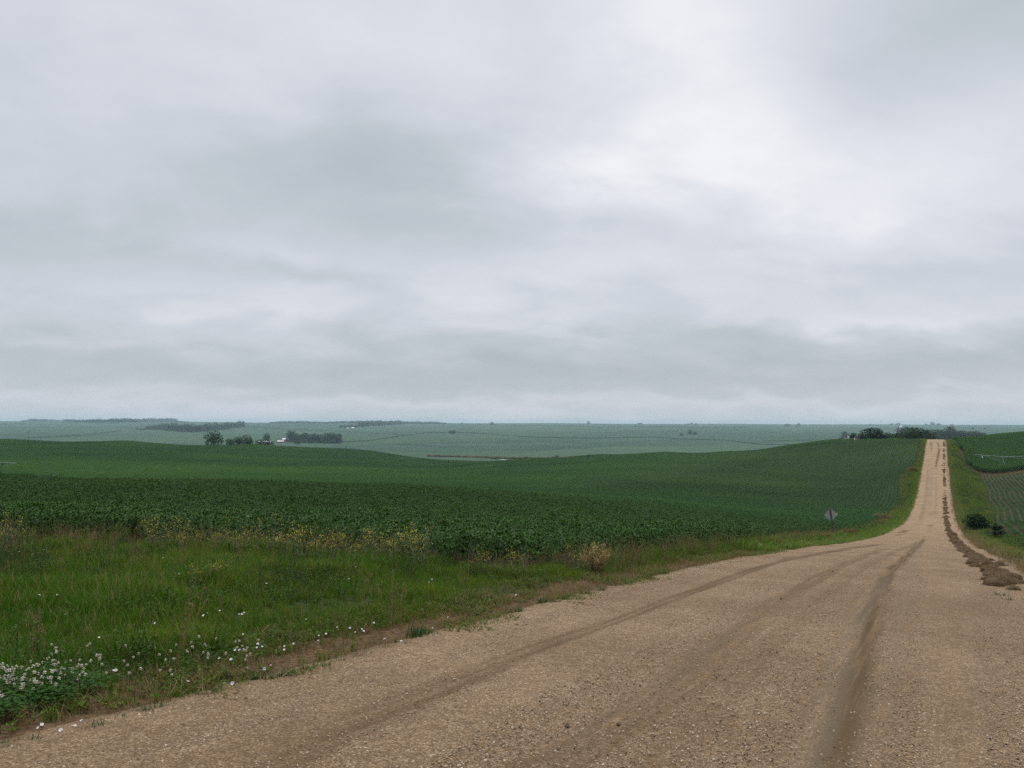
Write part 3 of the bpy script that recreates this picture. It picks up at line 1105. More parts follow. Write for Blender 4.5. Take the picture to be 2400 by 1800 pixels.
gx_, gy_ = np.meshgrid(np.arange(4, 120, 1.52), np.arange(YL + 4, 540, 1.6))
x, y = gx_.ravel(), gy_.ravel()
k = (x > right_edge(y) + 0.6) & in_view(x, y)
x, y = x[k], y[k]
sx_, sy_ = slope(x, y, 1.0)
n = len(x)
carpet('maize_stand', [maize_patch(500 + i) for i in range(6)], np.stack((x, y, ground(x, y) - 0.05), 1), np.stack((np.arctan(sy_), -np.arctan(sx_), np.zeros(n)), 1),
       np.stack((np.ones(n), np.ones(n), 0.92 + 0.2 * fbm(x / 14, y / 14, 35, 2)), 1), [MAT['maize_leaf'], MAT['maize_stalk']], tint=fbm(x / 20, y / 20, 36, 3))

# ------------------------------------------------------------------ grass of the verges
leafmat('grass_blade', (0.052, 0.138, 0.008), (0.155, 0.205, 0.013), transl=0.22, rough=0.7, spec=0.08, wild=(0.17, 0.13, 0.05), wscale=0.55)
leafmat('dry_grass_blade', (0.26, 0.19, 0.095), (0.16, 0.12, 0.05), transl=0.15, rough=0.7, spec=0.08, wscale=0.8)
leafmat('weed_leaf', (0.044, 0.098, 0.014), (0.074, 0.130, 0.022), transl=0.15, rough=0.7, spec=0.08, wscale=0.6)
leafmat('grey_weed', (0.105, 0.085, 0.070), (0.075, 0.075, 0.045), transl=0.1, rough=0.7, spec=0.08, wscale=0.8)
leafmat('rust_weed', (0.22, 0.115, 0.045), (0.15, 0.10, 0.045), transl=0.1, rough=0.7, spec=0.08, wscale=0.3)


def grass_tuft(seed, n=34, h=0.30, w=0.008, spread=0.11, dry=0.08):
    r = np.random.default_rng(seed)
    L = Leaves()
    for k in range(n):
        a = r.uniform(0, 2 * pi)
        d = spread * math.sqrt(r.uniform(0, 1))
        L.blade((d * cos(a), d * sin(a), -0.02), r.uniform(0, 2 * pi), h * r.uniform(0.45, 1.15), w * r.uniform(0.7, 1.3), r.uniform(0.05, 0.45), r.uniform(0.1, 0.9), 1 if r.uniform() < dry else 0)
    return L.get()


def weed_clump(seed, h=0.45, n=60, mat=0, leaf=0.03, spread=0.16):
    r = np.random.default_rng(seed)
    L = Leaves()
    for s in range(9):
        a, rr = r.uniform(0, 2 * pi), spread * math.sqrt(r.uniform())
        b = np.array((rr * cos(a), rr * sin(a), 0))
        t = b + np.array((r.normal(0, 0.10), r.normal(0, 0.10), h * r.uniform(0.6, 1.05)))
        L.stem(b, t, 0.003, 1)
        for q in range(n // 9):
            f = r.uniform(0.2, 1.0)
            p = b + (t - b) * f
            aa = r.uniform(0, 2 * pi)
            L.quad(p, np.array((cos(aa), sin(aa), r.uniform(-0.1, 0.6))), np.array((-sin(aa), cos(aa), r.uniform(-.4, .4))), leaf * r.uniform(0.8, 1.9), leaf * r.uniform(0.5, 0.9), mat)
    return L.get()


def grass_field(x0, x1, y0, y1, step, cond, **kw):
    x, y = jitter_grid(x0, x1, y0, y1, step)
    k = cond(x, y)
    return x[k], y[k]


def bare(x, y):
    """worn soil strip along the gravel (1 = bare)"""
    n = fbm(x * 1.1, y * 0.55, 51, 3)
    strip = (1 - smooth(0.22, 0.75, np.abs(x + 5.25 + 0.3 * (vnoise(y * 0.3, y * 0, 52) - 0.5))))
    return np.clip(strip * 1.25 + (n - 0.5) * 1.6, 0, 1)


def verge_left(x, y):
    return (x > crop_edge(y) - 0.25) & (x < -4.9)


# near grass
x, y = jitter_grid(-17, -4.6, -2, 34, 0.105)
k = ~in_left_crop(x + 0.2, y - 0.2) & (x < -5.0) & in_view(x, y, 2.0)
x, y = x[k], y[k]
k = rng.random(len(x)) > bare(x, y) * 1.15
x, y = x[k], y[k]
pat = fbm(x * 0.55, y * 0.55, 61, 3)
n = len(x)
hs = 0.88 * (0.42 + 1.7 * pat ** 2) * (0.35 + 0.65 * smooth(-5.4, -6.6, x)) * (0.85 + 0.35 * smooth(-7, -10, x))
carpet('verge_grass', [grass_tuft(600 + i) for i in range(8)], np.stack((x, y, ground(x, y) + (fbm(x * 1.3, y * 1.3, 21, 3) - 0.5) * 0.10), 1),
       np.stack((rng.uniform(-.1, .1, n), rng.uniform(-.1, .1, n), rng.uniform(0, 2 * pi, n)), 1), hs * rng.uniform(0.8, 1.15, n), [MAT['grass_blade'], MAT['dry_grass_blade']], tint=np.clip(fbm(x * 0.9, y * 0.9, 63, 3) * 2.4 - 0.75 + 0.35 * (rng.random(n) - 0.5), 0, 1))

# verge farther along both sides of the road
x, y = jitter_grid(-13, -4.8, 30, 460, 0.42, 0.5)
k = verge_left(x, y) & in_view(x, y)
xa, ya = x[k], y[k]
x, y = jitter_grid(2.4, 12, 20, 460, 0.42, 0.5)
lim = np.where(np.abs(y - YL) < 2.2, 60, right_edge(y) + 0.3)
k = (x > 2.7 + 0.5 * vnoise(y * 0.2, y * 0, 71) + 1.1 * (1 - smooth(34, 46, y))) & (x < lim) & in_view(x, y)
xb, yb = x[k], y[k]
x, y = np.concatenate((xa, xb)), np.concatenate((ya, yb))
n = len(x)
sc = np.ones((n, 3)) * rng.uniform(1.7, 2.6, n)[:, None]
sc[:, 2] *= (0.45 + 0.5 * fbm(x * 0.3, y * 0.12, 73, 3)) * (0.6 + 0.4 * smooth(0, 2.0, np.minimum(np.abs(x + 5), np.abs(x - 2.8))))
side = np.where(x < 0, 0.55, 0.75)
carpet('roadside_grass', [grass_tuft(640 + i, 46, 0.30, 0.011, 0.13, 0.12) for i in range(6)], np.stack((x, y, ground(x, y) - 0.01), 1), np.stack((np.zeros(n), np.zeros(n), rng.uniform(0, 6.28, n)), 1), sc,
       [MAT['grass_blade'], MAT['dry_grass_blade']], tint=np.clip(side + 1.3 * (fbm(x * 0.25, y * 0.1, 75, 3) - 0.5), 0, 1))

# dry straw: on the worn strip, on the right shoulder and along the lane
x, y = jitter_grid(-6.8, -4.9, -1, 60, 0.11, 0.13)
k = (rng.random(len(x)) < 0.6 * (1 - smooth(0.25, 0.95, np.abs(x + 5.7)))) & in_view(x, y, 2.0)
xa, ya = x[k], y[k]
x, y = jitter_grid(2.2, 60, 18, 430, 0.55)
w1 = (x < 3.6) * 0.35 + (np.abs(y - YL) < 4.5) * (x > 4) * 0.8 + (np.abs(x - right_edge(y)) < 0.9) * 0.55 + (np.abs(y - YL - 9) < 14) * (x < 8.5) * (x > 5) * 0.5
k = (rng.random(len(x)) < w1) & in_view(x, y)
xb, yb = x[k], y[k]
x, y = jitter_grid(-14, -5, 60, 440, 0.6)
k = (rng.random(len(x)) < 0.9 * (np.abs(x - crop_edge(y) - 0.5) < 0.9)) & in_view(x, y)
xc, yc = x[k], y[k]
x, y = np.concatenate((xa, xb, xc)), np.concatenate((ya, yb, yc))
n = len(x)
sz = np.concatenate((rng.uniform(0.35, 0.8, len(xa)), rng.uniform(1.6, 2.6, len(xb)), rng.uniform(1.6, 2.8, len(xc))))
carpet('dry_straw', [grass_tuft(680 + i, 22, 0.26, 0.006, 0.12, 0.0) for i in range(5)], np.stack((x, y, ground(x, y) - 0.01), 1), np.stack((rng.uniform(-.4, .4, n), rng.uniform(-.4, .4, n), rng.uniform(0, 6.28, n)), 1), sz,
       [MAT['dry_grass_blade'], MAT['dry_grass_blade']])

# rusty and grey seeding weeds beside the far verge, grey weeds in the near grass
pts, s_, vv = [], [], []
GREY = [(60, 1300, 140, 40, 46), (250, 1320, 190, 40, 60), (20, 1350, 70, 40, 24), (720, 1370, 130, 45, 46), (640, 1335, 70, 30, 22), (930, 1345, 120, 30, 26), (430, 1295, 200, 15, 26)]
for (px, py, rx_, ry_, cnt) in GREY:
    for _ in range(cnt):
        p = survey(px + rng.normal(0, rx_ * 0.55), py + rng.normal(0, ry_ * 0.5))
        pts.append(p)
        s_.append(rng.uniform(0.6, 1.0))
pts = np.array(pts)
n = len(pts)
carpet('seeding_weeds', [weed_clump(720 + i, 0.42, 90, 0, 0.016) for i in range(5)], pts, np.stack((np.zeros(n), np.zeros(n), rng.uniform(0, 6.28, n)), 1), s_, [MAT['grey_weed'], MAT['weed_leaf']])
x, y = jitter_grid(-14, -5.2, 34, 420, 0.7, 1.1)
f = fbm(x * 0.35, y * 0.06, 81, 3)
k = (x > crop_edge(y) - 0.3) & (x < -6.2) & (rng.random(len(x)) < smooth(0.50, 0.62, f) * 0.9) & in_view(x, y)
x, y = x[k], y[k]
xr, yr = jitter_grid(3.5, 12, 45, 420, 0.8, 1.2)
f = fbm(xr * 0.35, yr * 0.06, 83, 3)
k = (xr < right_edge(yr) + 0.3) & (rng.random(len(xr)) < smooth(0.52, 0.62, f) * 0.6) & in_view(xr, yr)
x, y = np.concatenate((x, xr[k])), np.concatenate((y, yr[k]))
n = len(x)
carpet('rusty_weeds', [weed_clump(740 + i, 0.40, 80, 0, 0.03, 0.25) for i in range(5)], np.stack((x, y, ground(x, y)), 1), np.stack((np.zeros(n), np.zeros(n), rng.uniform(0, 6.28, n)), 1), rng.uniform(0.9, 1.7, n), [MAT['rust_weed'], MAT['weed_leaf']])
# broad-leaved weeds mixed in the near grass
x, y = jitter_grid(-17, -5.6, 0, 32, 0.32)
k = ~in_left_crop(x + 0.1, y - 0.1) & (x < -6.0) & in_view(x, y, 2.0) & (rng.random(len(x)) < smooth(0.50, 0.75, fbm(x * 0.5, y * 0.5, 85, 2)) * 0.7)
x, y = x[k], y[k]
n = len(x)
carpet('green_weeds', [weed_clump(760 + i, 0.34, 110, 0, 0.03) for i in range(5)], np.stack((x, y, ground(x, y)), 1), np.stack((np.zeros(n), np.zeros(n), rng.uniform(0, 6.28, n)), 1), rng.uniform(0.5, 1.1, n), [MAT['weed_leaf'], MAT['weed_leaf']])

# low green weeds creeping over the worn strip and the ragged gravel edge
x, y = jitter_grid(-6.4, -4.7, -1, 70, 0.12, 0.15)
f = fbm(x * 1.6, y * 0.7, 87, 3)
k = (rng.random(len(x)) < smooth(0.57, 0.68, f) * (1 - smooth(-4.95, -4.7, x))) & in_view(x, y, 2.0)
x, y = x[k], y[k]
n = len(x)
carpet('creeping_weeds', [weed_clump(780 + i, 0.10, 70, 0, 0.022, 0.09) for i in range(4)] + [grass_tuft(790 + i, 26, 0.15, 0.008, 0.09, 0.15) for i in range(3)], np.stack((x, y, np.maximum(ground(x, y), road_z(y) + EYE - 0.03)), 1), np.stack((np.zeros(n), np.zeros(n), rng.uniform(0, 6.28, n)), 1), rng.uniform(0.6, 1.2, n), [MAT['grass_blade'], MAT['dry_grass_blade']])

# weedy belt in front of the beans: taller mixed growth, olive, brown and green
x, y = jitter_grid(-34, -6, 8, 60, 0.30)
dfr = np.where(x < crop_edge(y) + 3, crop_front(x) - y, 9)
dsd = x - crop_edge(y)
band = np.where(x < -9.5, (dfr > -0.5) & (dfr < 2.4), (dsd > -0.5) & (dsd < 1.1) & (y > 14))
k = band & in_view(x, y, 2.0) & (rng.random(len(x)) < 0.25 + 0.75 * smooth(0.42, 0.6, fbm(x * 0.6, y * 0.6, 88, 2)))
x, y = x[k], y[k]
n = len(x)
carpet('field_edge_weeds', [weed_clump(820 + i, 0.55, 90, 0, 0.026) for i in range(4)] + [grass_tuft(830 + i, 40, 0.55, 0.009, 0.14, 0.35) for i in range(3)] + [weed_clump(840 + i, 0.55, 90, 2, 0.018) for i in range(2)], np.stack((x, y, ground(x, y)), 1), np.stack((rng.uniform(-.2, .2, n), rng.uniform(-.2, .2, n), rng.uniform(0, 6.28, n)), 1), rng.uniform(0.55, 1.1, n), [MAT['grass_blade'], MAT['dry_grass_blade'], MAT['grey_weed']])

# taller scrubby growth on the banks of the climbing road
x, y = jitter_grid(-13, -6.4, 60, 430, 0.75, 0.9)
f = fbm(x * 0.30, y * 0.07, 95, 3)
k = (x > crop_edge(y) - 0.3) & (x < -6.6 - 0.8 * vnoise(y * 0.07, y * 0, 96)) & (rng.random(len(x)) < smooth(0.40, 0.60, f) * 0.8)
xa, ya = x[k], y[k]
x, y = jitter_grid(3.4, 13, 40, 430, 0.75, 0.9)
f = fbm(x * 0.30, y * 0.07, 97, 3)
k = (x < right_edge(y) + 0.2) & (x > 4.0) & (rng.random(len(x)) < smooth(0.42, 0.60, f) * 0.75)
xa, ya = np.concatenate((xa, x[k])), np.concatenate((ya, y[k]))
k = in_view(xa, ya)
xa, ya = xa[k], ya[k]
n = len(xa)
sc = rng.uniform(0.9, 1.7, (n, 1)) * np.ones((1, 3))
carpet('bank_scrub', [weed_clump(860 + i, 0.5, 130, 0, 0.05, 0.30) for i in range(4)] + [weed_clump(870, 0.5, 110, 2, 0.035, 0.30)], np.stack((xa, ya, ground(xa, ya)), 1), np.stack((np.zeros(n), np.zeros(n), rng.uniform(0, 6.28, n)), 1), sc, [MAT['weed_leaf'], MAT['weed_leaf'], MAT['rust_weed']])


def seed_stalks(seed):
    r = np.random.default_rng(seed)
    L = Leaves()
    for s in range(6):
        a, d = r.uniform(0, 6.28), 0.12 * r.uniform()
        b = np.array((d * cos(a), d * sin(a), 0))
        t = b + np.array((r.normal(0, .09), r.normal(0, .09), r.uniform(0.4, 0.65)))
        L.stem(b, t, 0.0022, 0)
        for q in range(12):
            c = t + (b - t) * r.uniform(0, 0.28) + r.normal(0, 0.008, 3)
            v, s_, n_ = basis(r.normal(0, .6, 3) + np.array((0, 0, 1.0)))
            L.quad(c, v, s_, 0.03, 0.009, 0)
    return L.get()


x, y = jitter_grid(-17, -5.8, 3, 34, 0.5)
f = fbm(x * 0.35, y * 0.35, 98, 3)
k = ~in_left_crop(x, y) & in_view(x, y, 2.0) & (rng.random(len(x)) < smooth(0.45, 0.65, f) * 0.55)
x, y = x[k], y[k]
n = len(x)
carpet('seeding_grass', [seed_stalks(900 + i) for i in range(5)], np.stack((x, y, ground(x, y)), 1), np.stack((rng.uniform(-.15, .15, n), rng.uniform(-.15, .15, n), rng.uniform(0, 6.28, n)), 1), rng.uniform(0.6, 1.05, n), [MAT['dry_grass_blade']])

# ------------------------------------------------------------------ trees
leafmat('tree_leaf', (0.024, 0.062, 0.013), (0.050, 0.092, 0.020), transl=0.14, rough=0.7, spec=0.08, wscale=0.35)
leafmat('tree_leaf_dark', (0.012, 0.038, 0.008), (0.026, 0.060, 0.014), transl=0.1, rough=0.7, spec=0.08, wscale=0.35)
leafmat('cedar_leaf', (0.016, 0.036, 0.014), (0.030, 0.055, 0.020), transl=0.05, rough=0.7, spec=0.08, wscale=0.8)
simple('bark', (0.085, 0.065, 0.048), 0.9, 0.3, 6.0, bump=0.5)


def crown_mesh(name, seed, W, H, nl=9, leaves=1500, leaf=0.5, mat='tree_leaf', low=0.12, lean=0.0):
    """foliage scattered through several uneven lobes, dense near their skins, so that gaps stay between them"""
    r = np.random.default_rng(seed)
    lob = []
    for k in range(nl):
        a = 2 * pi * k / nl + r.uniform(-.5, .5)
        f = r.uniform(0.15, 1.0)
        zz = low + (1 - low) * r.uniform(0.22, 0.80)
        rad_ = 0.5 * W * (0.62 - 0.25 * abs(zz - 0.5)) * f ** 0.5
        s = r.uniform(0.20, 0.32)
        lob.append((rad_ * cos(a) * 0.95, rad_ * sin(a) * 0.95, H * zz, W * s, W * s, H * s * r.uniform(0.75, 1.0)))
    for k in range(5):
        a = 2 * pi * k / 5 + r.uniform(-.4, .4)
        lob.append((0.27 * W * cos(a), 0.27 * W * sin(a), H * (low + 0.17), W * 0.23, W * 0.23, H * r.uniform(0.17, 0.24)))
    lob.append((lean * W, 0, H * 0.72, W * 0.26, W * 0.26, H * 0.28))
    lob.append((0, 0, H * (low + 0.28), W * 0.42, W * 0.42, H * 0.28))
    lob.append((0, 0, H * (low + 0.50), W * 0.36, W * 0.36, H * 0.30))
    L = Leaves()
    vol = np.array([l[3] * l[5] for l in lob])
    for k in r.choice(len(lob), leaves, p=vol / vol.sum()):
        x, y, z, a, b, c = lob[k]
        d = r.normal(0, 1, 3)
        d /= np.linalg.norm(d)
        q = r.uniform(0.55, 1.08) ** 0.6
        p = np.array((x + a * d[0] * q, y + b * d[1] * q, max(low * H * 0.5, z + c * d[2] * q)))
        dd = d + r.normal(0, 0.7, 3)
        dd, s, n = basis(dd)
        th = r.uniform(0, pi)
        s2 = s * cos(th) + n * sin(th)
        L.quad(p, dd, s2, leaf * r.uniform(0.6, 1.3), leaf * r.uniform(0.5, 0.9))
    V = np.array(L.v)
    ex = np.percentile(np.abs(V[:, :2]), 99.0)
    V[:, :2] *= 0.5 * W / ex
    V[:, 2] *= H / np.percentile(V[:, 2], 99.3)
    return mesh_from(name, V, L.f, MAT[mat])


def trunk_mesh(name, seed, H, r0, W):
    r = np.random.default_rng(seed)
    mb = MB()
    top = np.array((r.normal(0, 0.03) * H, r.normal(0, 0.03) * H, H * 0.72))
    mb.tube([(0, 0, -0.5), (0.02 * H * r.normal(), 0, H * 0.2), top * 0.6 + np.array((0, 0, H * 0.02)), top], [r0 * 1.25, r0, r0 * 0.7, r0 * 0.25], 7)
    for k in range(6):
        a = r.uniform(0, 2 * pi)
        f = r.uniform(0.28, 0.6)
        b = top * f / 0.72
        e = b + np.array((cos(a) * W * 0.3, sin(a) * W * 0.3, H * r.uniform(0.14, 0.3)))
        mb.tube([b, 0.5 * (b + e) + np.array((0, 0, 0.04 * H)), e], [r0 * 0.42, r0 * 0.28, r0 * 0.1], 5)
    return mesh_from(name, mb.v, mb.f, MAT['bark'])


# unit trees, scaled to place
TREES = []
for i in range(7):
    W, H = (10.5, 9.0) if i % 2 else (9.0, 9.5)
    TREES.append((crown_mesh('crown', 800 + i, W, H, 10 + i % 3, 2600, 0.62, 'tree_leaf_dark' if i in (2, 5) else 'tree_leaf', 0.02, 0.1 * (i % 3 - 1)), trunk_mesh('trunk', 820 + i, H, 0.24, W), W, H))
BUSHES = []
for i in range(5):
    BUSHES.append((crown_mesh('crown', 840 + i, 6.0, 4.2, 8, 1100, 0.42, 'tree_leaf' if i != 2 else 'tree_leaf_dark', 0.0), trunk_mesh('trunk', 850 + i, 3.6, 0.09, 5.0), 6.0, 4.2))
SMALL = []                                 # for specks on the far plain
for i in range(5):
    SMALL.append((crown_mesh('crown', 860 + i, 9.5, 9.5, 8, 520, 1.15, 'tree_leaf_dark' if i % 2 else 'tree_leaf', 0.0), trunk_mesh('trunk', 880 + i, 8.5, 0.25, 7.0), 9.5, 9.5))


def plant_tree(kind, px, py, Z, wpx, hpx, label, name='tree', cat='tree', group=None, pick=None, sink=0.0, top=None):
    """a tree of the width and height (photograph pixels) it has at that distance; py None: stands on the ground at depth Z"""
    if Z is None:
        p = survey(px, py)
        Z = p[0] * HF[0] + p[1] * HF[1]
    else:
        x, y = at_depth(px, Z)
        p = np.array((x, y, ground(x, y)[0]))
    if top is not None:
        hpx = (EYE + (ray(px, top) * Z)[2] - p[2] + sink) * FPX / Z
    cm, tm, W, H = kind[(pick if pick is not None else random.randrange(len(kind))) % len(kind)]
    sw = wpx * Z / FPX / W
    sh = hpx * Z / FPX / H
    if tm is None:
        o = link(name, cm, loc=(p[0], p[1], p[2] - sink))
        root = o
    else:
        root = empty(name, (p[0], p[1], p[2] - sink))
        link('crown', cm, root)
        link('trunk', tm, root)
    root.scale = (sw, sw, sh)
    root.rotation_euler = (0, 0, random.uniform(0, 6.28))
    tag(root, label, cat, group)
    return root


# trees behind the brow of the right hill, beside the road
G = 'trees on the brow beside the road'
plant_tree(TREES, 2049, None, 452, 67, 0, 'big round dark green tree at the left end of the hilltop clump beside the road', group=G, pick=2, sink=1.0, top=1004)
plant_tree(TREES, 2150, None, 448, 74, 0, 'broad full dark green tree on the brow just left of where the road vanishes', group=G, pick=4, sink=1.0, top=1004)
plant_tree(BUSHES, 2024, None, 450, 22, 22, 'low dark bush at the left foot of the big hilltop tree', 'bush', 'bush', G, 2, top=1024)
plant_tree(BUSHES, 2087, None, 460, 36, 32, 'mid green bush between the two hilltop trees, nearest the left one', 'bush', 'bush', G, 0, top=1016)
plant_tree(BUSHES, 2108, None, 470, 34, 38, 'yellowish-topped bush in the middle of the hilltop clump, under the far strip of road', 'bush', 'bush', G, 1, top=1015)
plant_tree(BUSHES, 2125, None, 455, 36, 33, 'light green bush against the left side of the broad hilltop tree', 'bush', 'bush', G, 3, top=1017)
plant_tree(BUSHES, 2175, None, 446, 26, 30, 'dark bush at the right foot of the broad hilltop tree by the road', 'bush', 'bush', G, 4, top=1018)

# trees on the crest of the left hill
G = 'trees along the left crest'
plant_tree(BUSHES, 503, None, 700, 46, 44, 'round dark green tree standing alone on the left crest', group=G, pick=0, top=1012)
plant_tree(BUSHES, 540, None, 705, 22, 26, 'low brownish bush on the left crest, right of the round tree', 'bush', 'bush', G, 1, top=1028)
plant_tree(BUSHES, 560, None, 700, 26, 31, 'middle bush of the row on the left crest', 'bush', 'bush', G, 0, top=1024)
plant_tree(BUSHES, 580, None, 698, 30, 36, 'tallest bush of the row on the left crest, at its right end', 'bush', 'bush', G, 3, top=1020)
plant_tree(BUSHES, 612, None, 705, 24, 24, 'small dark bush on the left crest with a pale shed behind it', 'bush', 'bush', G, 2, top=1030)
plant_tree(BUSHES, 631, None, 702, 24, 24, 'small dark bush at the right end of the left crest growth, near the red barns', 'bush', 'bush', G, 4, top=1030)
plant_tree(TREES, 624, 1036, None, 17, 21, 'lone tall narrow tree beyond the left crest, left of the red barns', pick=3)

# the grove right of the red barns
G = 'grove beside the red barns'
for i, (px, py, w_, h_, pk, lb) in enumerate([
        (684, 1036, 24, 22, 2, 'dark tree at the left end of the barn grove, just behind the larger barn'), (699, 1037, 20, 17, 0, 'pale green rounded tree second from the left in the barn grove'),
        (697, 1041, 12, 10, 3, 'small dark tree standing in front of the barn grove near its left end'), (717, 1038, 22, 20, 1, 'tree in the left half of the barn grove with an olive top'),
        (733, 1038, 20, 18, 2, 'dark low tree in the middle dip of the barn grove'), (748, 1038, 18, 17, 5, 'brownish tree just right of the dip in the barn grove'),
        (765, 1039, 22, 20, 4, 'tree in the right half of the barn grove with a brownish top'), (780, 1039, 20, 21, 6, 'tallest dark tree near the right end of the barn grove'), (793, 1039, 16, 19, 2, 'dark upright tree at the right end of the barn grove')]):
    plant_tree(TREES, px, py, None, w_ * 1.15, h_ * 1.15, lb, group=G, pick=pk)

# windbreaks on the plain
G = 'trees of the long windbreak on the left plain'
base = [(345, 1007), (400, 1010), (440, 1014), (500, 1011), (571, 1001)]
for i, px in enumerate(np.linspace(346, 568, 40)):
    b_ = np.interp(px, [q[0] for q in base], [q[1] for q in base])
    plant_tree(SMALL, px + random.uniform(-2, 2), b_ - random.uniform(0, 1.5), None, random.uniform(11, 16), np.interp(px, (345, 400, 455, 500, 571), (9, 17, 19, 17, 13)) * random.uniform(0.8, 1.15), 'dark blue-green tree in the long windbreak on the left plain', group=G)
for px in (322, 330, 338):
    plant_tree(SMALL, px, 1008, None, 8, 4, 'low scrub at the left end of the long windbreak', 'bush', 'bush', 'low scrub left of the windbreak')
G = 'trees of the farm windbreak in the middle distance'
base = [(780, 1003), (830, 1001), (880, 997), (940, 994)]
for i, px in enumerate(np.linspace(800, 938, 28)):
    b_ = np.interp(px, [q[0] for q in base], [q[1] for q in base])
    plant_tree(SMALL, px + random.uniform(-2, 2), b_ + 1, None, random.uniform(9, 12), random.uniform(8, 12) * (0.7 + 0.4 * (px > 840)), 'hazy tree in the windbreak that shelters the white-roofed farm', group=G)
# lone trees on the plain
for (px, py, w_, h_, pk, lb) in [(1055, 1016, 7, 7, 1, 'smaller left tree of the clump on the dark field line in mid plain'), (1063, 1016, 12, 9, 3, 'larger right tree of the clump on the dark field line in mid plain'),
                                 (1597, 1022, 9, 7, 1, 'small low tree left of the pair on the far plain'), (1617, 1018, 12, 11, 3, 'taller tree of the far pair left of the road hill'), (1629, 1019, 11, 8, 1, 'lower right tree of the far pair left of the road hill'),
                                 (1153, 996, 11, 7, 3, 'dark rounded lone tree on the skyline in the middle'), (1379, 993.5, 9, 6, 0, 'pale lone tree on the skyline right of the middle'), (1083, 993, 5, 3, 0, 'tiny tree on the skyline left of the dark rounded one'),
                                 (1500, 994, 14, 3, 2, 'low hazy copse on the skyline'), (1621, 994.5, 7, 4.5, 1, 'middle tree of three on the skyline above the far pair'), (1611, 995, 6, 2.5, 0, 'left and lowest of three trees on the skyline above the far pair'), (1632, 995, 7, 3.5, 2, 'right tree of three on the skyline above the far pair'),
                                 (1846, 999, 14, 6, 3, 'wider dark tree on the skyline left of the white farmhouse'), (1872, 998.5, 8, 7, 1, 'round dark tree on the skyline nearest the white farmhouse'), (570, 992, 6, 5, 1, 'tiny round tree on the skyline past the right end of the long windbreak'),
                                 (412, 995, 9, 5, 3, 'small tree standing behind the long windbreak')]:
    plant_tree(SMALL, px, py, None, w_, h_, lb, pick=pk)
# trees of the white farmhouse
for (px, py, w_, h_, pk, lb) in [(1981, 1029, 18, 17, 2, 'blue-green round tree behind the white farmhouse'), (2000, 1030, 18, 15, 5, 'blue-green round tree between the white farmhouse and the outbuilding'), (2020, 1031, 18, 15, 0, 'hazy tree right of the white outbuilding, against the hilltop tree'), (1972, 1029, 10, 4, 2, 'low shrub at the left of the white farmhouse')]:
    plant_tree(TREES, px, py, None, w_, h_, lb, group='trees round the white farmhouse', pick=pk)
# hazy blue trees beyond the brow on the right
G = 'hazy blue trees in the hollow beyond the brow'
for (px, Z, w_, h_, pk) in [(2110, 1750, 24, 30, 2), (2124, 1800, 26, 32, 0), (2140, 1700, 28, 30, 5), (2172, 1500, 24, 24, 1), (2186, 1450, 26, 26, 3), (2200, 1480, 24, 26, 2), (2214, 1500, 22, 27, 6), (2230, 1450, 30, 33, 4), (2252, 1420, 28, 24, 1), (2270, 1400, 26, 23, 5), (2288, 1420, 26, 23, 0), (2303, 1450, 20, 18, 2), (2313, 1500, 9, 10, 3), (2155, 1480, 22, 22, 4)]:
    plant_tree(TREES, px, None, Z, w_, h_ + 4, 'hazy blue-green tree in the hollow beyond the road brow', group=G, pick=pk)
for (px, py, w_, h_) in [(2281, 1006, 6, 5), (2307, 1006, 5, 3), (2170, 997, 10, 4), (2186, 996, 12, 7), (2200, 997, 12, 5), (2232, 997, 10, 3), (2090, 996, 12, 4), (2105, 996, 12, 5), (2040, 996, 8, 2.5)]:
    plant_tree(SMALL, px, py, None, w_, h_, 'faint tree on the far skyline above the road', group='faint trees on the far skyline above the road')

# distant woods that read as one mass
def wood(name, label, line, hpx, wpx, step, depth=60):
    pts, sc_ = [], []
    X = np.arange(line[0][0], line[-1][0], step)
    for px in X:
        py = np.interp(px, [q[0] for q in line], [q[1] for q in line])
        p = survey(px + random.uniform(-1, 1), py)
        Z = p[0] * HF[0] + p[1] * HF[1]
        hh = np.interp(px, [q[0] for q in line], [q[2] for q in line])
        pts.append(p)
        sc_.append((wpx * Z / FPX / 9.5 * random.uniform(.8, 1.3),) * 2 + (hh * Z / FPX / 9.5 * random.uniform(0.75, 1.15),))
    n = len(pts)
    vs = [(np.array([v.co[:] for v in t[0].vertices]), [tuple(p.vertices) for p in t[0].polygons], [0] * len(t[0].polygons)) for t in SMALL[:4]]
    carpet(name, vs, np.array(pts), np.stack((np.zeros(n), np.zeros(n), rng.uniform(0, 6.28, n)), 1), np.array(sc_), [MAT['tree_leaf_dark']], label=label, cat='wood')


wood('skyline_wood', 'long dark wood along the skyline at the far left', [(150, 989, 6), (215, 990, 7), (300, 989.5, 8.5), (400, 989, 8), (414, 989, 7)], 8, 12, 3.2)
wood('skyline_grove', 'short ragged wood on the skyline left of the long one', [(50, 988, 2.5), (72, 988, 6), (90, 988, 6.5), (143, 988, 4)], 6, 9, 3.5)
wood('skyline_copse', 'low pale end of the skyline wood, right of the long one', [(414, 990, 4), (444, 990, 2)], 3, 8, 3.5)
wood('hazy_skyline_wood', 'hazy wood on the skyline between the long windbreak and the farm windbreak', [(635, 992, 3), (680, 992, 6), (760, 992, 3.5), (805, 992, 5), (860, 992, 6), (940, 993, 6), (975, 993.5, 6), (1020, 993.5, 5), (1045, 994, 3)], 5, 10, 3.5)

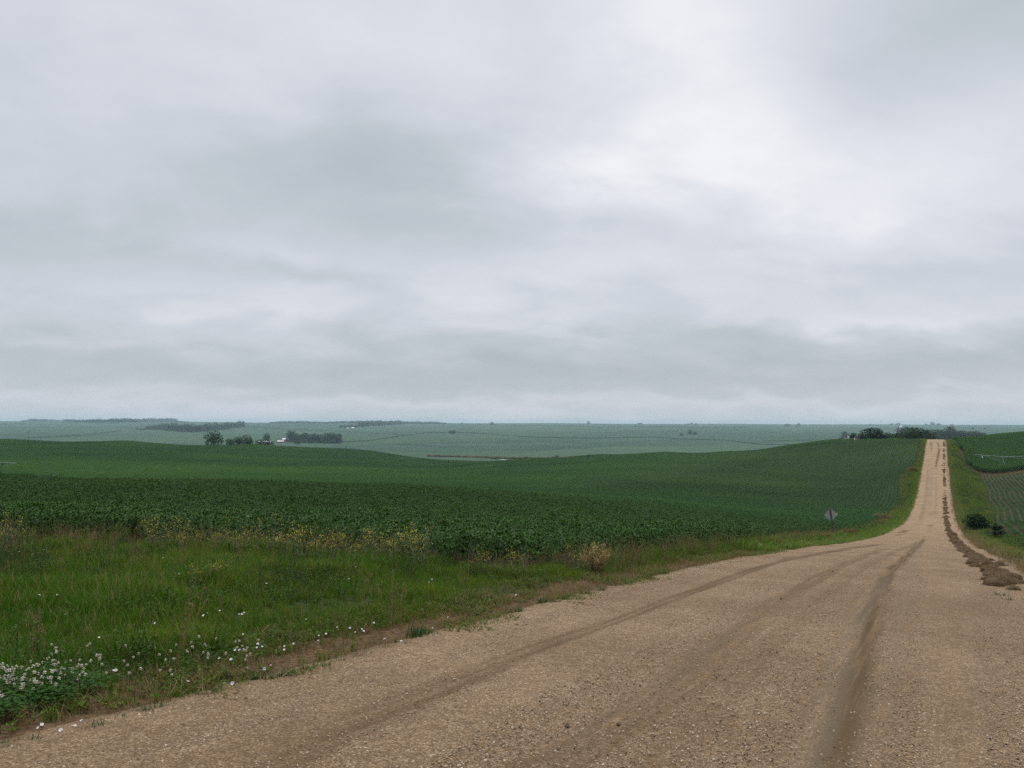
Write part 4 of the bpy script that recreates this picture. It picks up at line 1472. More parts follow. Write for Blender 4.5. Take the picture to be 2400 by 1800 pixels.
# bush and young cedar beside the road on the right
p = survey(2292, 1246)
root = empty('roadside_bush', (p[0], p[1], p[2] - 0.05))
Zb = p[0] * HF[0] + p[1] * HF[1]
tag(root, 'dark rounded bush on the bank right of the road, beside the young cedar', 'bush')
link('crown', crown_mesh('crown', 901, 58 * Zb / FPX, 40 * Zb / FPX, 12, 3600, 0.17, 'tree_leaf_dark', 0.0), root)
link('trunk', trunk_mesh('trunk', 902, 36 * Zb / FPX, 0.05, 44 * Zb / FPX), root)
p = survey(2338, 1268)
Zb = p[0] * HF[0] + p[1] * HF[1]
root = empty('cedar_tree', (p[0], p[1], p[2] - 0.05))
tag(root, 'small dark spiky cedar on the bank right of the road', 'cedar')
L = Leaves()
r_ = np.random.default_rng(903)
Hc, Wc = 40 * Zb / FPX, 62 * Zb / FPX
mbt = MB()
mbt.tube([(0, 0, -0.2), (0.02, 0, Hc * 0.5), (0, 0, Hc * 0.97)], [0.07, 0.05, 0.012], 6)
for k in range(46):
    f = r_.uniform(0.05, 0.95)
    a = r_.uniform(0, 2 * pi)
    ln = Wc * 0.5 * (1 - f) ** 0.7 * r_.uniform(0.6, 1.1) + 0.08
    b_ = np.array((0, 0, Hc * f))
    e_ = b_ + np.array((cos(a) * ln, sin(a) * ln, ln * r_.uniform(-0.05, 0.45)))
    mbt.tube([b_, e_], [0.016, 0.005], 4)
    for q in range(34):
        g = r_.uniform(0.15, 1.05)
        pp_ = b_ + (e_ - b_) * g + r_.normal(0, 0.035, 3)
        dd = (e_ - b_) / ln + r_.normal(0, 0.5, 3) + np.array((0, 0, 0.3))
        dd, s__, n__ = basis(dd)
        L.quad(pp_, dd, s__, 0.16 * r_.uniform(0.7, 1.3), 0.07)
link('crown', mesh_from('crown', L.v, L.f, MAT['cedar_leaf']), root)
mbt.build('trunk', MAT['bark'], root)

# ------------------------------------------------------------------ hedgerows and terrace strips on the plain (dark lines)
def strip(name, label, line, hpx, cat='hedgerow', mats=('tree_leaf_dark',), step=1.6, w_=2.2, seed=0, lift=0.0):
    pts, sc_ = [], []
    xs_ = [q[0] for q in line]
    ys_ = [q[1] for q in line]
    for px in np.arange(xs_[0], xs_[-1], step):
        p = survey(px, np.interp(px, xs_, ys_))
        Z = p[0] * HF[0] + p[1] * HF[1]
        k_ = Z / FPX
        pts.append(p)
        sc_.append((w_ * k_ * random.uniform(.8, 1.3), w_ * k_ * random.uniform(.8, 1.3), hpx * k_ * random.uniform(0.6, 1.3)))
    n = len(pts)
    vs = []
    for i in range(3):
        r = np.random.default_rng(seed * 10 + i)
        L = Leaves()
        for q in range(46):
            d, s, nn = basis(r.normal(0, 1, 3) + np.array((0, 0, 0.4)))
            L.quad(np.array((r.uniform(-.7, .7), r.uniform(-.7, .7), r.uniform(0.0, 0.9))), d, s, 0.4, 0.35)
        vs.append(L.get())
    return carpet(name, vs, np.array(pts), np.stack((np.zeros(n), np.zeros(n), rng.uniform(0, 6.28, n)), 1), np.array(sc_), [MAT[mats[0]]], label=label, cat=cat)


strip('hedgerow', 'long dark field line across the middle of the plain, sagging to the right', [(1000, 1015), (1060, 1014), (1120, 1016), (1180, 1021), (1260, 1025.5), (1380, 1028), (1460, 1026), (1540, 1025), (1590, 1029), (1700, 1032.5), (1790, 1043), (1900, 1041.5), (1985, 1040)], 1.6)
strip('hedgerow', 'dark field line rising from the barn grove to the right', [(800, 1036), (860, 1034), (900, 1028), (960, 1019.5), (1000, 1015)], 1.6)
strip('hedgerow', 'thin field line above the barn grove', [(575, 1000), (690, 1007), (800, 1011), (880, 1016), (950, 1019)], 1.0)
strip('hedgerow', 'thin dark field line at the far left of the plain', [(60, 1027), (130, 1024), (200, 1020), (285, 1010)], 1.2)
strip('hedgerow', 'faint field line under the skyline on the right', [(1480, 1000), (1600, 1001), (1760, 1003)], 0.8)
strip('hedgerow', 'faint field line left of the white farmhouse', [(1790, 1034), (1880, 1032), (1960, 1031)], 0.9)
# tan reeds and little bushes round the pond in the bottom of the valley
strip('dry_reeds', 'tan dry reeds along the valley bottom in front of the plain', [(1000, 1070), (1060, 1071.5), (1130, 1073), (1200, 1075.5), (1290, 1076), (1350, 1075)], 4.0, 'reeds', ('dry_grass_blade',), 0.9, 3.0, 4)
strip('wet_scrub', 'dark green scrub among the tan reeds by the pond', [(1150, 1076), (1190, 1078), (1240, 1077), (1290, 1079)], 2.5, 'scrub', ('tree_leaf_dark',), 2.0, 2.6, 5)
for (px, py, w_, h_, lb) in [(1234, 1076, 10, 6, 'dark little bush in the tan reeds above the pond'), (1306, 1073, 12, 6, 'dark little bush at the right end of the tan reeds'), (1380, 1072, 9, 6, 'dark bush peeping over the brow right of the tan reeds')]:
    plant_tree(SMALL, px, py, None, w_, h_, lb, 'bush', 'bush', pick=1)
pw = survey(1208, 1078.5)
simple('pond_water', (0.10, 0.13, 0.14), 0.08, 0.1)
mb = MB()
ring = [(pw[0] + HR[0] * 16 * cos(a) + HF[0] * 12 * sin(a), pw[1] + HR[1] * 16 * cos(a) + HF[1] * 12 * sin(a), pw[2] + 0.35) for a in np.linspace(0, 2 * pi, 28, endpoint=False)]
mb.add(ring, [tuple(range(28))])
tag(mb.build('pond', MAT['pond_water']), kind='structure')

# the road where it climbs the far slope
mb = MB()
simple('far_gravel', (0.46, 0.38, 0.32), 0.9)
ln_ = [(2102, 1017), (2105, 1012), (2107, 1007), (2110, 1002), (2112, 998)]
cen = [survey(a, b) for a, b in ln_]
V = []
for i, p in enumerate(cen):
    hw = 8.0
    V += [(p[0] - hw * HR[0], p[1] - hw * HR[1], ground(p[0] - hw * HR[0], p[1] - hw * HR[1])[0] + 3.0), (p[0] + hw * HR[0], p[1] + hw * HR[1], ground(p[0] + hw * HR[0], p[1] + hw * HR[1])[0] + 3.0)]
mb.add(V, [(2 * i, 2 * i + 1, 2 * i + 3, 2 * i + 2) for i in range(len(cen) - 1)])
tag(mb.build('far_road', MAT['far_gravel']), kind='structure')

# ------------------------------------------------------------------ farm buildings
simple('barn_red', (0.30, 0.055, 0.042), 0.8, 0.2, 0.6)
simple('white_metal', (0.80, 0.80, 0.80), 0.45, 0.06, 0.5)
simple('white_paint', (0.78, 0.76, 0.72), 0.7, 0.06, 0.5)
simple('pink_shingle', (0.46, 0.33, 0.29), 0.85, 0.15, 1.0)
simple('dark_opening', (0.03, 0.03, 0.035), 0.4, 0.2, 1.0)
simple('window_glass', (0.06, 0.08, 0.10), 0.15, 0.2, 1.0)


def gable_house(name, label, cat, p, w_, d_, h_, rh, wall, roof, rz, openings=(), trim='white_paint', ov=0.35):
    """long side faces the viewer; walls, pitched roof with thickness, doors and windows set 3 cm proud"""
    root = empty(name, (p[0], p[1], p[2] - 0.2), rz)
    tag(root, label, cat)
    mb = MB()
    a, b = w_ / 2, d_ / 2
    V = [(-a, -b, 0), (a, -b, 0), (a, b, 0), (-a, b, 0), (-a, -b, h_), (a, -b, h_), (a, b, h_), (-a, b, h_), (-a, 0, h_ + rh), (a, 0, h_ + rh)]
    mb.add(V, [(0, 1, 5, 4), (2, 3, 7, 6), (1, 2, 6, 9, 5), (3, 0, 4, 8, 7)])
    mb.build('wall', MAT[wall], root)
    mb = MB()
    k = ov * rh / b
    t = 0.16
    for s in (-1, 1):
        y0, z0 = s * (b + ov), h_ - k + 0.03
        V = [(-a - ov, y0, z0), (a + ov, y0, z0), (a + ov, 0, h_ + rh + 0.03), (-a - ov, 0, h_ + rh + 0.03)]
        V += [(x, y, z + t) for x, y, z in V]
        mb.add(V, [(0, 1, 2, 3), (4, 5, 6, 7), (0, 1, 5, 4), (1, 2, 6, 5), (2, 3, 7, 6), (3, 0, 4, 7)])
    mb.build('roof', MAT[roof], root)
    for (kind, x, z, ww, hh) in openings:
        mb = MB()
        mb.box((x - ww / 2, -b - 0.03, z), (x + ww / 2, -b - 0.003, z + hh))
        o = mb.build(kind, MAT['window_glass' if kind == 'window' else 'dark_opening' if kind == 'doorway' else 'white_paint'], root)
        if kind in ('window', 'door'):
            fr = MB()
            e = 0.09
            for (x0, x1, z0, z1) in ((x - ww / 2 - e, x - ww / 2 - 0.002, z - e, z + hh + e), (x + ww / 2 + 0.002, x + ww / 2 + e, z - e, z + hh + e), (x - ww / 2, x + ww / 2, z + hh + 0.002, z + hh + e), (x - ww / 2, x + ww / 2, z - e, z - 0.002)):
                fr.box((x0, -b - 0.06, z0), (x1, -b - 0.004, z1))
            fr.build('frame', MAT[trim], o)
    return root


FACE = YAW                                   # a long wall square to the line of sight is turned by this much
p = survey(658, 1038)
gable_house('barn', 'long low red barn with a white roof, nearer of two by the grove', 'barn', p, 13.5, 8, 3.6, 1.7, 'barn_red', 'white_metal', FACE + 0.08, [('doorway', -4.8, 0.1, 1.5, 2.6), ('window', -1.5, 1.4, 1.0, 0.9), ('doorway', 2.2, 0.1, 2.6, 2.7), ('window', 5.0, 1.4, 1.0, 0.9)])
mb = MB()
p2 = survey(653, 1037)
p = survey(670, 1034)
gable_house('barn', 'red barn with a white roof partly behind, nearest the grove', 'barn', p, 15.5, 9, 4.4, 2.6, 'barn_red', 'white_metal', FACE - 0.1, [('doorway', 1.0, 0.1, 3.2, 3.2), ('window', -4.0, 1.8, 1.0, 0.9), ('window', 5.0, 1.8, 1.0, 0.9)])
x_, y_ = at_depth(622, 735)
gable_house('shed', 'pale low shed behind the small dark bushes on the left crest', 'shed', (x_, y_, EYE + (ray(622, 1033.5) * 735)[2] - 4.3), 10.5, 5, 3.6, 0.8, 'white_paint', 'white_metal', FACE, [('doorway', -2.5, 0.1, 1.6, 2.4), ('window', 1.6, 1.5, 1.2, 0.8)])
p = survey(827, 1004)
gable_house('farm_shed', 'larger white-roofed shed in front of the farm windbreak', 'shed', p, 13, 9, 3.2, 3.2, 'white_paint', 'white_metal', FACE, [('doorway', 0.0, 0.1, 3.0, 2.8), ('window', 4.0, 1.5, 1.0, 0.9)])
p = survey(815, 1005)
gable_house('farm_shed', 'smaller white shed left of the larger one at the farm windbreak', 'shed', p, 7, 6, 2.8, 2.4, 'white_paint', 'white_metal', FACE + 0.3, [('doorway', 0.0, 0.1, 1.8, 2.2)])
p = survey(1986, 1030)
kf = (p[0] * HF[0] + p[1] * HF[1]) / FPX
h = gable_house('farmhouse', 'white farmhouse with a pinkish roof among blue-green trees left of the hilltop clump', 'house', p, 11 * kf, 7 * kf, 3.2 * kf, 2.0 * kf, 'white_paint', 'pink_shingle', FACE - 0.1,
                [('door', 0.3, 0.2, 1.0, 2.0), ('window', -3.2 * kf, 1.0, 1.3, 1.2), ('window', 3.2 * kf, 1.0, 1.3, 1.2)])
mb = MB()
mb.box((-0.35, 0.5, 3.2 * kf), (0.35, 1.1, 5.9 * kf))
mb.build('chimney', MAT['pink_shingle'], [c for c in h.children if c.name.startswith('roof')][0])
p = survey(2007, 1032)
gable_house('outbuilding', 'white outbuilding right of the white farmhouse', 'outbuilding', p, 9 * kf, 6 * kf, 2.6 * kf, 1.9 * kf, 'white_paint', 'pink_shingle', FACE + 0.15, [('doorway', 0.5, 0.1, 2.4, 2.2), ('window', -2.5 * kf, 0.9, 1.1, 1.0)])
p = survey(1974.5, 1031)
gable_house('garage', 'tiny white garage at the left end of the white farm', 'garage', p, 2.6 * kf, 3 * kf, 1.3 * kf, 0.8 * kf, 'white_paint', 'white_metal', FACE, [('doorway', 0, 0.05, 1.0 * kf, 0.9 * kf)])

# ------------------------------------------------------------------ warning sign seen from behind
simple('sign_back', (0.27, 0.295, 0.30), 0.5, 0.14, 5.0, metal=0.3)
simple('sign_yellow', (0.70, 0.45, 0.02), 0.5, 0.1, 4.0)
simple('weathered_post', (0.085, 0.060, 0.048), 0.9, 0.35, 14.0, bump=0.6)
simple('bolt_steel', (0.30, 0.30, 0.30), 0.4, 0.1, 20.0, metal=0.8)
p = survey(1955, 1258)
Zs = p[0] * HF[0] + p[1] * HF[1]
kpx = Zs / FPX
root = empty('road_sign', (p[0], p[1], p[2] - 0.05))
tag(root, 'grey back of a diamond warning sign on a leaning wooden post beside the road', 'sign')
root.rotation_euler = (0, radians(-7.0), YAW - 0.05)
Hs = 66 * kpx + 0.05
mb = MB()
mb.box((-0.055, -0.035, -0.5), (0.055, 0.035, Hs))
po = mb.build('post', MAT['weathered_post'], root)
bm_ = po.modifiers.new('bevel', 'BEVEL')
bm_.width = 0.008
half = 16.3 * kpx
cz = Hs - half * 0.94


def diamond(y0, y1, h):
    """square plate on its corner with rounded corners"""
    V, c = [], []
    r_ = 0.06
    for k, a in enumerate((0, 90, 180, 270)):
        cx, cz_ = (h - r_ * 1.41) * cos(radians(a)), (h - r_ * 1.41) * sin(radians(a))
        for da in (-45, -22, 0, 22, 45):
            c.append((cx + r_ * cos(radians(a + da)), cz_ + r_ * sin(radians(a + da))))
    n = len(c)
    V = [(x, y0, z) for x, z in c] + [(x, y1, z) for x, z in c]
    F = [tuple(range(n)), tuple(range(2 * n - 1, n - 1, -1))] + [(i, i + n, (i + 1) % n + n, (i + 1) % n) for i in range(n)]
    return V, F


mb = MB()
mb.add(*diamond(0.038, 0.041, half), m=0)
pn = mb.build('sign_panel', MAT['sign_back'], root, loc=(0, 0, cz))
pn.rotation_euler = (0, 0, radians(4))
mb = MB()
mb.add(*diamond(0.0415, 0.0435, half * 1.008), m=0)
mb.add([(half * 0.88, 0.0362, 0.13), (half * 1.012, 0.0362, 0.0), (half * 0.93, 0.0362, -0.09), (half * 0.84, 0.0362, -0.01), (half * 0.88, 0.0378, 0.13), (half * 1.012, 0.0378, 0.0), (half * 0.93, 0.0378, -0.09), (half * 0.84, 0.0378, -0.01)],
       [(0, 1, 2, 3), (7, 6, 5, 4), (0, 4, 5, 1), (1, 5, 6, 2), (2, 6, 7, 3), (3, 7, 4, 0)])
fc = mb.build('sign_face', MAT['sign_yellow'], pn)
fc['label'] = 'yellow front sheeting folded over the right corner'
for dz in (-0.3, 0.3):
    mb = MB()
    mb.tube([(0, -0.045, cz + dz), (0, -0.034, cz + dz)], 0.016, 6)
    mb.build('bolt', MAT['bolt_steel'], root)

# ------------------------------------------------------------------ centre-pivot irrigation booms
simple('galvanised', (0.30, 0.31, 0.32), 0.5, 0.1, 2.0, metal=0.4)
simple('tyre_rubber', (0.03, 0.03, 0.03), 0.9, 0.2, 8.0)
simple('blue_plastic', (0.05, 0.22, 0.50), 0.5, 0.1, 3.0)


def pivot_boom(name, label, A, B, towers, clear, drops=True, group=None, pipe_r=0.065, rod=0.022):
    """water pipe on A-frame towers with a bowstring truss under each span; A and B are ends of the pipe on the ground"""
    A, B = np.array(A, float), np.array(B, float)
    root = empty(name, (A[0], A[1], ground(A[0], A[1])[0]))
    tag(root, label, 'irrigation boom', group)
    o3 = np.array((A[0], A[1], ground(A[0], A[1])[0]))
    dv = (B - A) / np.linalg.norm(B - A)
    side = np.array((-dv[1], dv[0]))
    Lg = np.linalg.norm(B - A)

    def P(s, dz=0.0, off=0.0):
        q = A + dv * s + side * off
        return np.array((q[0], q[1], np.interp(s, S, ZP) + dz)) - o3
    S = np.array([0.0] + list(towers) + [Lg])
    ZP = np.array([clear + ground(*(A + dv * s))[0] for s in S])
    mb = MB()
    mb.tube([P(s) for s in np.linspace(0, Lg, max(8, int(Lg / 3)))], pipe_r, 8)
    mb.build('water_pipe', MAT['galvanised'], root)
    mb = MB()
    ends = S
    for i in range(len(ends) - 1):
        a, b = ends[i], ends[i + 1]
        if b - a < 6:
            continue
        n = max(4, int((b - a) / 6))
        pr = None
        for k in range(n + 1):
            s = a + (b - a) * k / n
            t = k / n
            free = (i == 0 and 0 not in towers) or (i == len(ends) - 2)
            sag = 1.6 * (4 * t * (1 - t)) if not free else 1.7 * ((t if i == 0 else 1 - t)) * (1 if 0.02 < t < 0.98 or True else 0)
            if i == 0 and free:
                sag = 1.7 * max(0.0, (t - 0.35) / 0.65)
            for off in (-0.75, 0.75):
                q = P(s, -sag, off * min(1, sag))
                if pr is not None:
                    mb.tube([pr[off], q], rod, 4)
                if 0.15 < sag:
                    mb.tube([P(s), q], rod * 0.8, 4)
            pr = {off: P(s, -sag, off * min(1, sag)) for off in (-0.75, 0.75)}
    mb.build('truss', MAT['galvanised'], root)
    for s in towers:
        tw = MB()
        for off in (-1.9, 1.9):
            g = P(s, -clear + 0.75, off)
            tw.tube([P(s, -0.05), g], 0.05, 5)
        tw.tube([P(s, -clear + 0.75, -2.0), P(s, -clear + 0.75, 2.0)], 0.06, 5)
        t_ = tw.build('tower', MAT['galvanised'], root)
        for off in (-1.9, 1.9):
            wb = MB()
            c = P(s, -clear + 0.62, off)
            ax = np.array((dv[0], dv[1], 0))
            wb.tube([c - ax * 0.15, c - ax * 0.1, c + ax * 0.1, c + ax * 0.15], [0.5, 0.62, 0.62, 0.5], 14)
            wb.build('wheel', MAT['tyre_rubber'], t_)
    if drops:
        dr = MB()
        for s in np.arange(1.5, Lg, 3.0):
            dr.tube([P(s), P(s, -1.0)], 0.014, 4)
        dr.build('drop_hose', MAT['galvanised'], root)
    return root


A = at_depth(2281, 302)
B = np.array(at_depth(2700, 296))
gA = ground(*A)[0]
want = EYE + (ray(2281, 1065) * 302)[2]
clear = float(want - gA)
dAB = np.linalg.norm(B - np.array(A))
bm = pivot_boom('irrigation_boom', 'grey irrigation boom with hanging truss over the maize at the right edge', A, B, [0.162 * dAB, 0.95 * dAB], clear)
sp_ = MB()
sp_.tube([(0, 0, 0.35), (0, 0, 0.05), (0, 0, -0.3)], [0.16, 0.24, 0.2], 10)
e = sp_.build('end_tank', MAT['blue_plastic'], bm)
dd_ = (B - np.array(A)) / dAB
e.location = (dd_[0] * 2.4, dd_[1] * 2.4, clear - 0.75)
mbw = MB()
mbw.box((0.05, -0.1, -0.36), (0.42, 0.1, 0.3))
mbw.build('valve_cover', MAT['white_paint'], e)

# boom at the far left edge on the near swell of the left hill
A = np.array(at_depth(42, 335))
B = np.array(at_depth(-170, 345))
c_l = float(EYE + (ray(42, 1088.5) * 335)[2] - ground(*A)[0])
pivot_boom('irrigation_boom', 'white irrigation boom low over the beans at the left edge', B, A, [0.35 * np.linalg.norm(A - B), 0.8 * np.linalg.norm(A - B)], max(1.6, c_l), pipe_r=0.12)
print('left boom clearance', c_l, 'right', clear)
# the long faint one on the plain
A, B = survey(985, 1044)[:2], survey(1360, 1048)[:2]
Lq = np.linalg.norm(np.array(B) - np.array(A))
pivot_boom('irrigation_boom', 'long pale irrigation boom far across the plain', A, B, [Lq * t for t in (0.1, 0.24, 0.38, 0.52, 0.66, 0.8, 0.94)], 4.2, False, pipe_r=0.17, rod=0.09)

# ------------------------------------------------------------------ loose earth ridge graded to the right edge of the road
simple('turned_earth', (0.088, 0.052, 0.022), 0.95, 0.65, 9.0, bump=0.8)
leafmat('earth_straw', (0.24, 0.15, 0.06), (0.13, 0.085, 0.03), transl=0.05, rough=0.8, spec=0.05, wscale=1.0)


def ico(sub=2):
    import bmesh
    b = bmesh.new()
    bmesh.ops.create_icosphere(b, subdivisions=sub, radius=1.0)
    V = np.array([v.co[:] for v in b.verts])
    F = [tuple(v.index for v in f.verts) for f in b.faces]
    b.free()
    return V, F


ICO2, ICO3, ICO1 = ico(2), ico(3), ico(1)


def clod(seed, sub=3, straw=50, flat=0.55):
    """unit lump of turned earth and torn roots"""
    r = np.random.default_rng(seed)
    V, F = ICO3 if sub == 3 else ICO2
    off = r.uniform(0, 50, 3)
    d = fbm(V[:, 0] * 1.6 + off[0] + V[:, 2], V[:, 1] * 1.6 + off[1] - V[:, 2], seed, 4)
    d2 = fbm(V[:, 0] * 5 + off[2], V[:, 1] * 5 + V[:, 2] * 4, seed + 5, 2)
    P_ = V * (0.50 + 0.60 * d + 0.45 * d2)[:, None] * np.array((1, 0.85, flat))
    L = Leaves()
    L.raw(P_, F, 0)
    for k in range(straw):
        i = r.integers(0, len(V))
        if V[i, 2] < -0.1:
            continue
        p = P_[i]
        a = r.uniform(0, 2 * pi)
        L.blade(p - V[i] * 0.05, a, r.uniform(0.3, 0.9), 0.035, r.uniform(0.6, 1.5), r.uniform(0.2, 1.2), 1)
    return L.get()


ROW_PX = [(2212, 1036), (2213, 1104), (2213.5, 1145), (2216, 1193), (2218, 1217), (2222, 1241), (2234, 1263), (2257, 1288), (2290, 1313), (2319, 1337), (2341, 1361), (2374, 1388)]
wr = np.array([survey(a, b)[:2] for a, b in ROW_PX])
wr = wr[np.argsort(wr[:, 1])]
pts, scl_ = [], []
y = wr[0, 1] + 1.0
while y < wr[-1, 1]:
    xc = np.interp(y, wr[:, 1], wr[:, 0])
    wd = 0.15 + 0.20 * vnoise(y * 0.3, 0.0, 91)
    gap = vnoise(y * 0.16, 3.0, 92)
    for _ in range(5 if y < 70 else 4):
        if rng.random() < (0.15 + 1.0 * gap if y < 45 else -0.05 + 1.1 * gap):
            x_ = xc + rng.normal(0, wd * 0.62)
            y_ = y + rng.uniform(-0.3, 0.3)
            s_ = (0.03 + 0.17 * rng.random() ** 3) * (1.0 if y < 70 else 1.5)
            pts.append((x_, y_, road_top(x_, y_) - 0.06 + 0.12 * s_))
            scl_.append((s_ * 1.1, s_ * rng.uniform(0.8, 1.6), s_ * rng.uniform(1.1, 2.0)))
    y += 0.20 if y < 60 else 0.45
n = len(pts)
carpet('loose_earth', [clod(1000 + i, 2, 110) for i in range(6)], np.array(pts), np.stack((rng.uniform(-.3, .3, n), rng.uniform(-.3, .3, n), rng.uniform(0, 6.28, n)), 1), np.array(scl_), [MAT['turned_earth'], MAT['earth_straw']])
# the biggest torn clumps at the near end
for (px, py, wpx, hpx, lb) in [(2376, 1389, 44, 24, 'largest dark clump of torn sod at the near end of the earth ridge'), (2343, 1357, 44, 22, 'second nearest big dark clump of torn sod on the earth ridge'),
                               (2322, 1318, 26, 15, 'rounded sod clump on the far side of the earth ridge where it widens'), (2300, 1318, 26, 14, 'dark sod clump in the middle of the wide part of the earth ridge'),
                               (2272, 1300, 30, 13, 'long flat sod clump on the road side where the earth ridge bends'), (2243, 1277, 30, 15, 'dark humped sod clump at the bend of the earth ridge'), (2232, 1264, 20, 12, 'humped sod clump just beyond the bend of the earth ridge')]:
    p = survey(px, py)
    k_ = (p[0] * HF[0] + p[1] * HF[1]) / FPX
    V, F_, M_ = clod(1040 + px, 3, 420, 0.7)
    o = link('sod_clump', mesh_from('sod_clump', V, F_, [MAT['turned_earth'], MAT['earth_straw']], M_), loc=(p[0], p[1], p[2] + 0.02))
    o.scale = (wpx * k_ * 0.36, wpx * k_ * 0.36, hpx * k_ * 0.72)
    o.rotation_euler = (0, 0, YAW)
    tag(o, lb, 'sod clump', 'torn sod clumps')

# ------------------------------------------------------------------ loose stones on the gravel
m, nt, out = material('loose_stone')
at = nt.attr('tint', 'INSTANCER')
b = nt.new('ShaderNodeBsdfPrincipled', i_Roughness=0.85)
b.inputs['Specular IOR Level'].default_value = 0.15
nt.link(nt.ramp(at.outputs['Fac'], [(0.0, (0.05, 0.04, 0.03)), (0.12, (0.17, 0.12, 0.075)), (0.5, (0.33, 0.238, 0.142)), (0.85, (0.45, 0.345, 0.23)), (1.0, (0.58, 0.50, 0.40))]), b.inputs['Base Color'])
nt.link(b.outputs[0], out.inputs[0])


def stone(seed):
    r = np.random.default_rng(seed)
    V, F = ICO1 if seed % 2 else ICO2
    return V * (1 + r.normal(0, 0.13, len(V)))[:, None] * np.array((1, r.uniform(0.65, 0.95), r.uniform(0.45, 0.7))), F, [0] * len(F)


n0 = 110000
rr = 4.0 + 24.0 * rng.random(n0 * 2) ** 1.6
bb = rng.uniform(-0.60, 0.60, n0 * 2) - YAW
x, y = rr * np.sin(bb), rr * np.cos(bb)
k = (x > -5.25 + 0.5 * rng.random(len(x)) ** 2) & (x < 2.0) & (rng.random(len(x)) < 0.85 - 0.8 * track_at(x, y)) & in_view(x, y, 1.0, 0.62)
x, y = x[k][:n0], y[k][:n0]
n = len(x)
s_ = 0.0032 + 0.0065 * rng.random(n) ** 3
bigs = rng.random(n) < 0.0006
s_ = np.where(bigs, rng.uniform(0.014, 0.026, n), s_)
edge = smooth(-4.5, -5.0, x)
s_ *= 1 + 0.5 * edge
carpet('loose_gravel', [stone(i) for i in range(8)], np.stack((x, y, road_z(y) + EYE + 0.02 + 0.03 * (1 - ((x + 1.6) / 3.6) ** 2) - 0.13 * smooth(-4.85, -6.1, x) - 0.10 * smooth(1.7, 2.8, x) + s_ * 0.15), 1),
       np.stack((rng.uniform(-.4, .4, n), rng.uniform(-.4, .4, n), rng.uniform(0, 6.28, n)), 1), s_, [MAT['loose_stone']], tint=np.where(bigs, rng.random(n) * 0.6, rng.random(n)))

# ------------------------------------------------------------------ white clover patch at the lower left
leafmat('clover_leaf', (0.030, 0.092, 0.010), (0.060, 0.130, 0.014), transl=0.15, rough=0.6, spec=0.1)
m, nt, out = material('clover_head')
geo = nt.new('ShaderNodeNewGeometry')
b = nt.new('ShaderNodeBsdfPrincipled', i_Roughness=0.9)
nt.link(nt.ramp(geo.outputs['Random Per Island'], [(0.0, (0.34, 0.24, 0.15)), (0.4, (0.60, 0.54, 0.42)), (1.0, (0.78, 0.75, 0.66))]), b.inputs['Base Color'])
nt.link(b.outputs[0], out.inputs[0])


def clover(seed, heads, nleaf=19):
    r = np.random.default_rng(seed)
    L = Leaves()
    for k in range(nleaf):
        a, d = r.uniform(0, 2 * pi), 0.14 * math.sqrt(r.uniform())
        h = r.uniform(0.06, 0.13)
        p = np.array((d * cos(a), d * sin(a), h))
        for j in range(3):
            aa = a + 2.09 * j
            L.quad(p, np.array((cos(aa), sin(aa), r.uniform(-.1, .3))), np.array((-sin(aa), cos(aa), 0)), 0.015, 0.014, 0)
    for k in range(heads):
        a, d = r.uniform(0, 2 * pi), 0.12 * math.sqrt(r.uniform())
        h = r.uniform(0.13, 0.19)
        c = np.array((d * cos(a), d * sin(a), h))
        L.stem((c[0] * 0.7, c[1] * 0.7, 0), c, 0.0016, 0)
        for q in range(26):                     # florets of a rounded head
            v = r.normal(0, 1, 3)
            v /= np.linalg.norm(v)
            if v[2] < -0.75:
                continue
            v2, s, nn = basis(v)
            L.quad(c + v * 0.004, v, s, 0.0095 if v[2] > -0.2 else 0.008, 0.007, 1)
    return L.get()


pts, pk = [], []
for k in range(560):
    if k < 300:
        px, py = rng.uniform(-60, 265), rng.uniform(1580, 1668)
        if py > 1668 - 0.30 * max(0, px):
            continue
        hd = rng.random() < 0.50
    elif k < 440:
        px, py = rng.uniform(120, 430), rng.uniform(1518, 1598) - 0
        hd = rng.random() < 0.28
    else:
        px, py = rng.uniform(430, 600), rng.uniform(1510, 1560)
        hd = rng.random() < 0.15
    pts.append(survey(px, py, 0.1))
    pts[-1][2] -= 0.1
    if k >= 300 and not hd:
        pts.pop()
        continue
    pk.append(3 if k >= 300 else (0 if rng.random() < .5 else 1) if hd else 2)
n = len(pts)
carpet('white_clover', [clover(1100, 1), clover(1101, 2), clover(1102, 0), clover(1103, 1, 5)], np.array(pts), np.stack((np.zeros(n), np.zeros(n), rng.uniform(0, 6.28, n)), 1), rng.uniform(0.9, 1.3, n), [MAT['clover_leaf'], MAT['clover_head']], pick=np.array(pk),
       label='patch of white clover in bloom at the lower left edge of the grass', cat='clover')

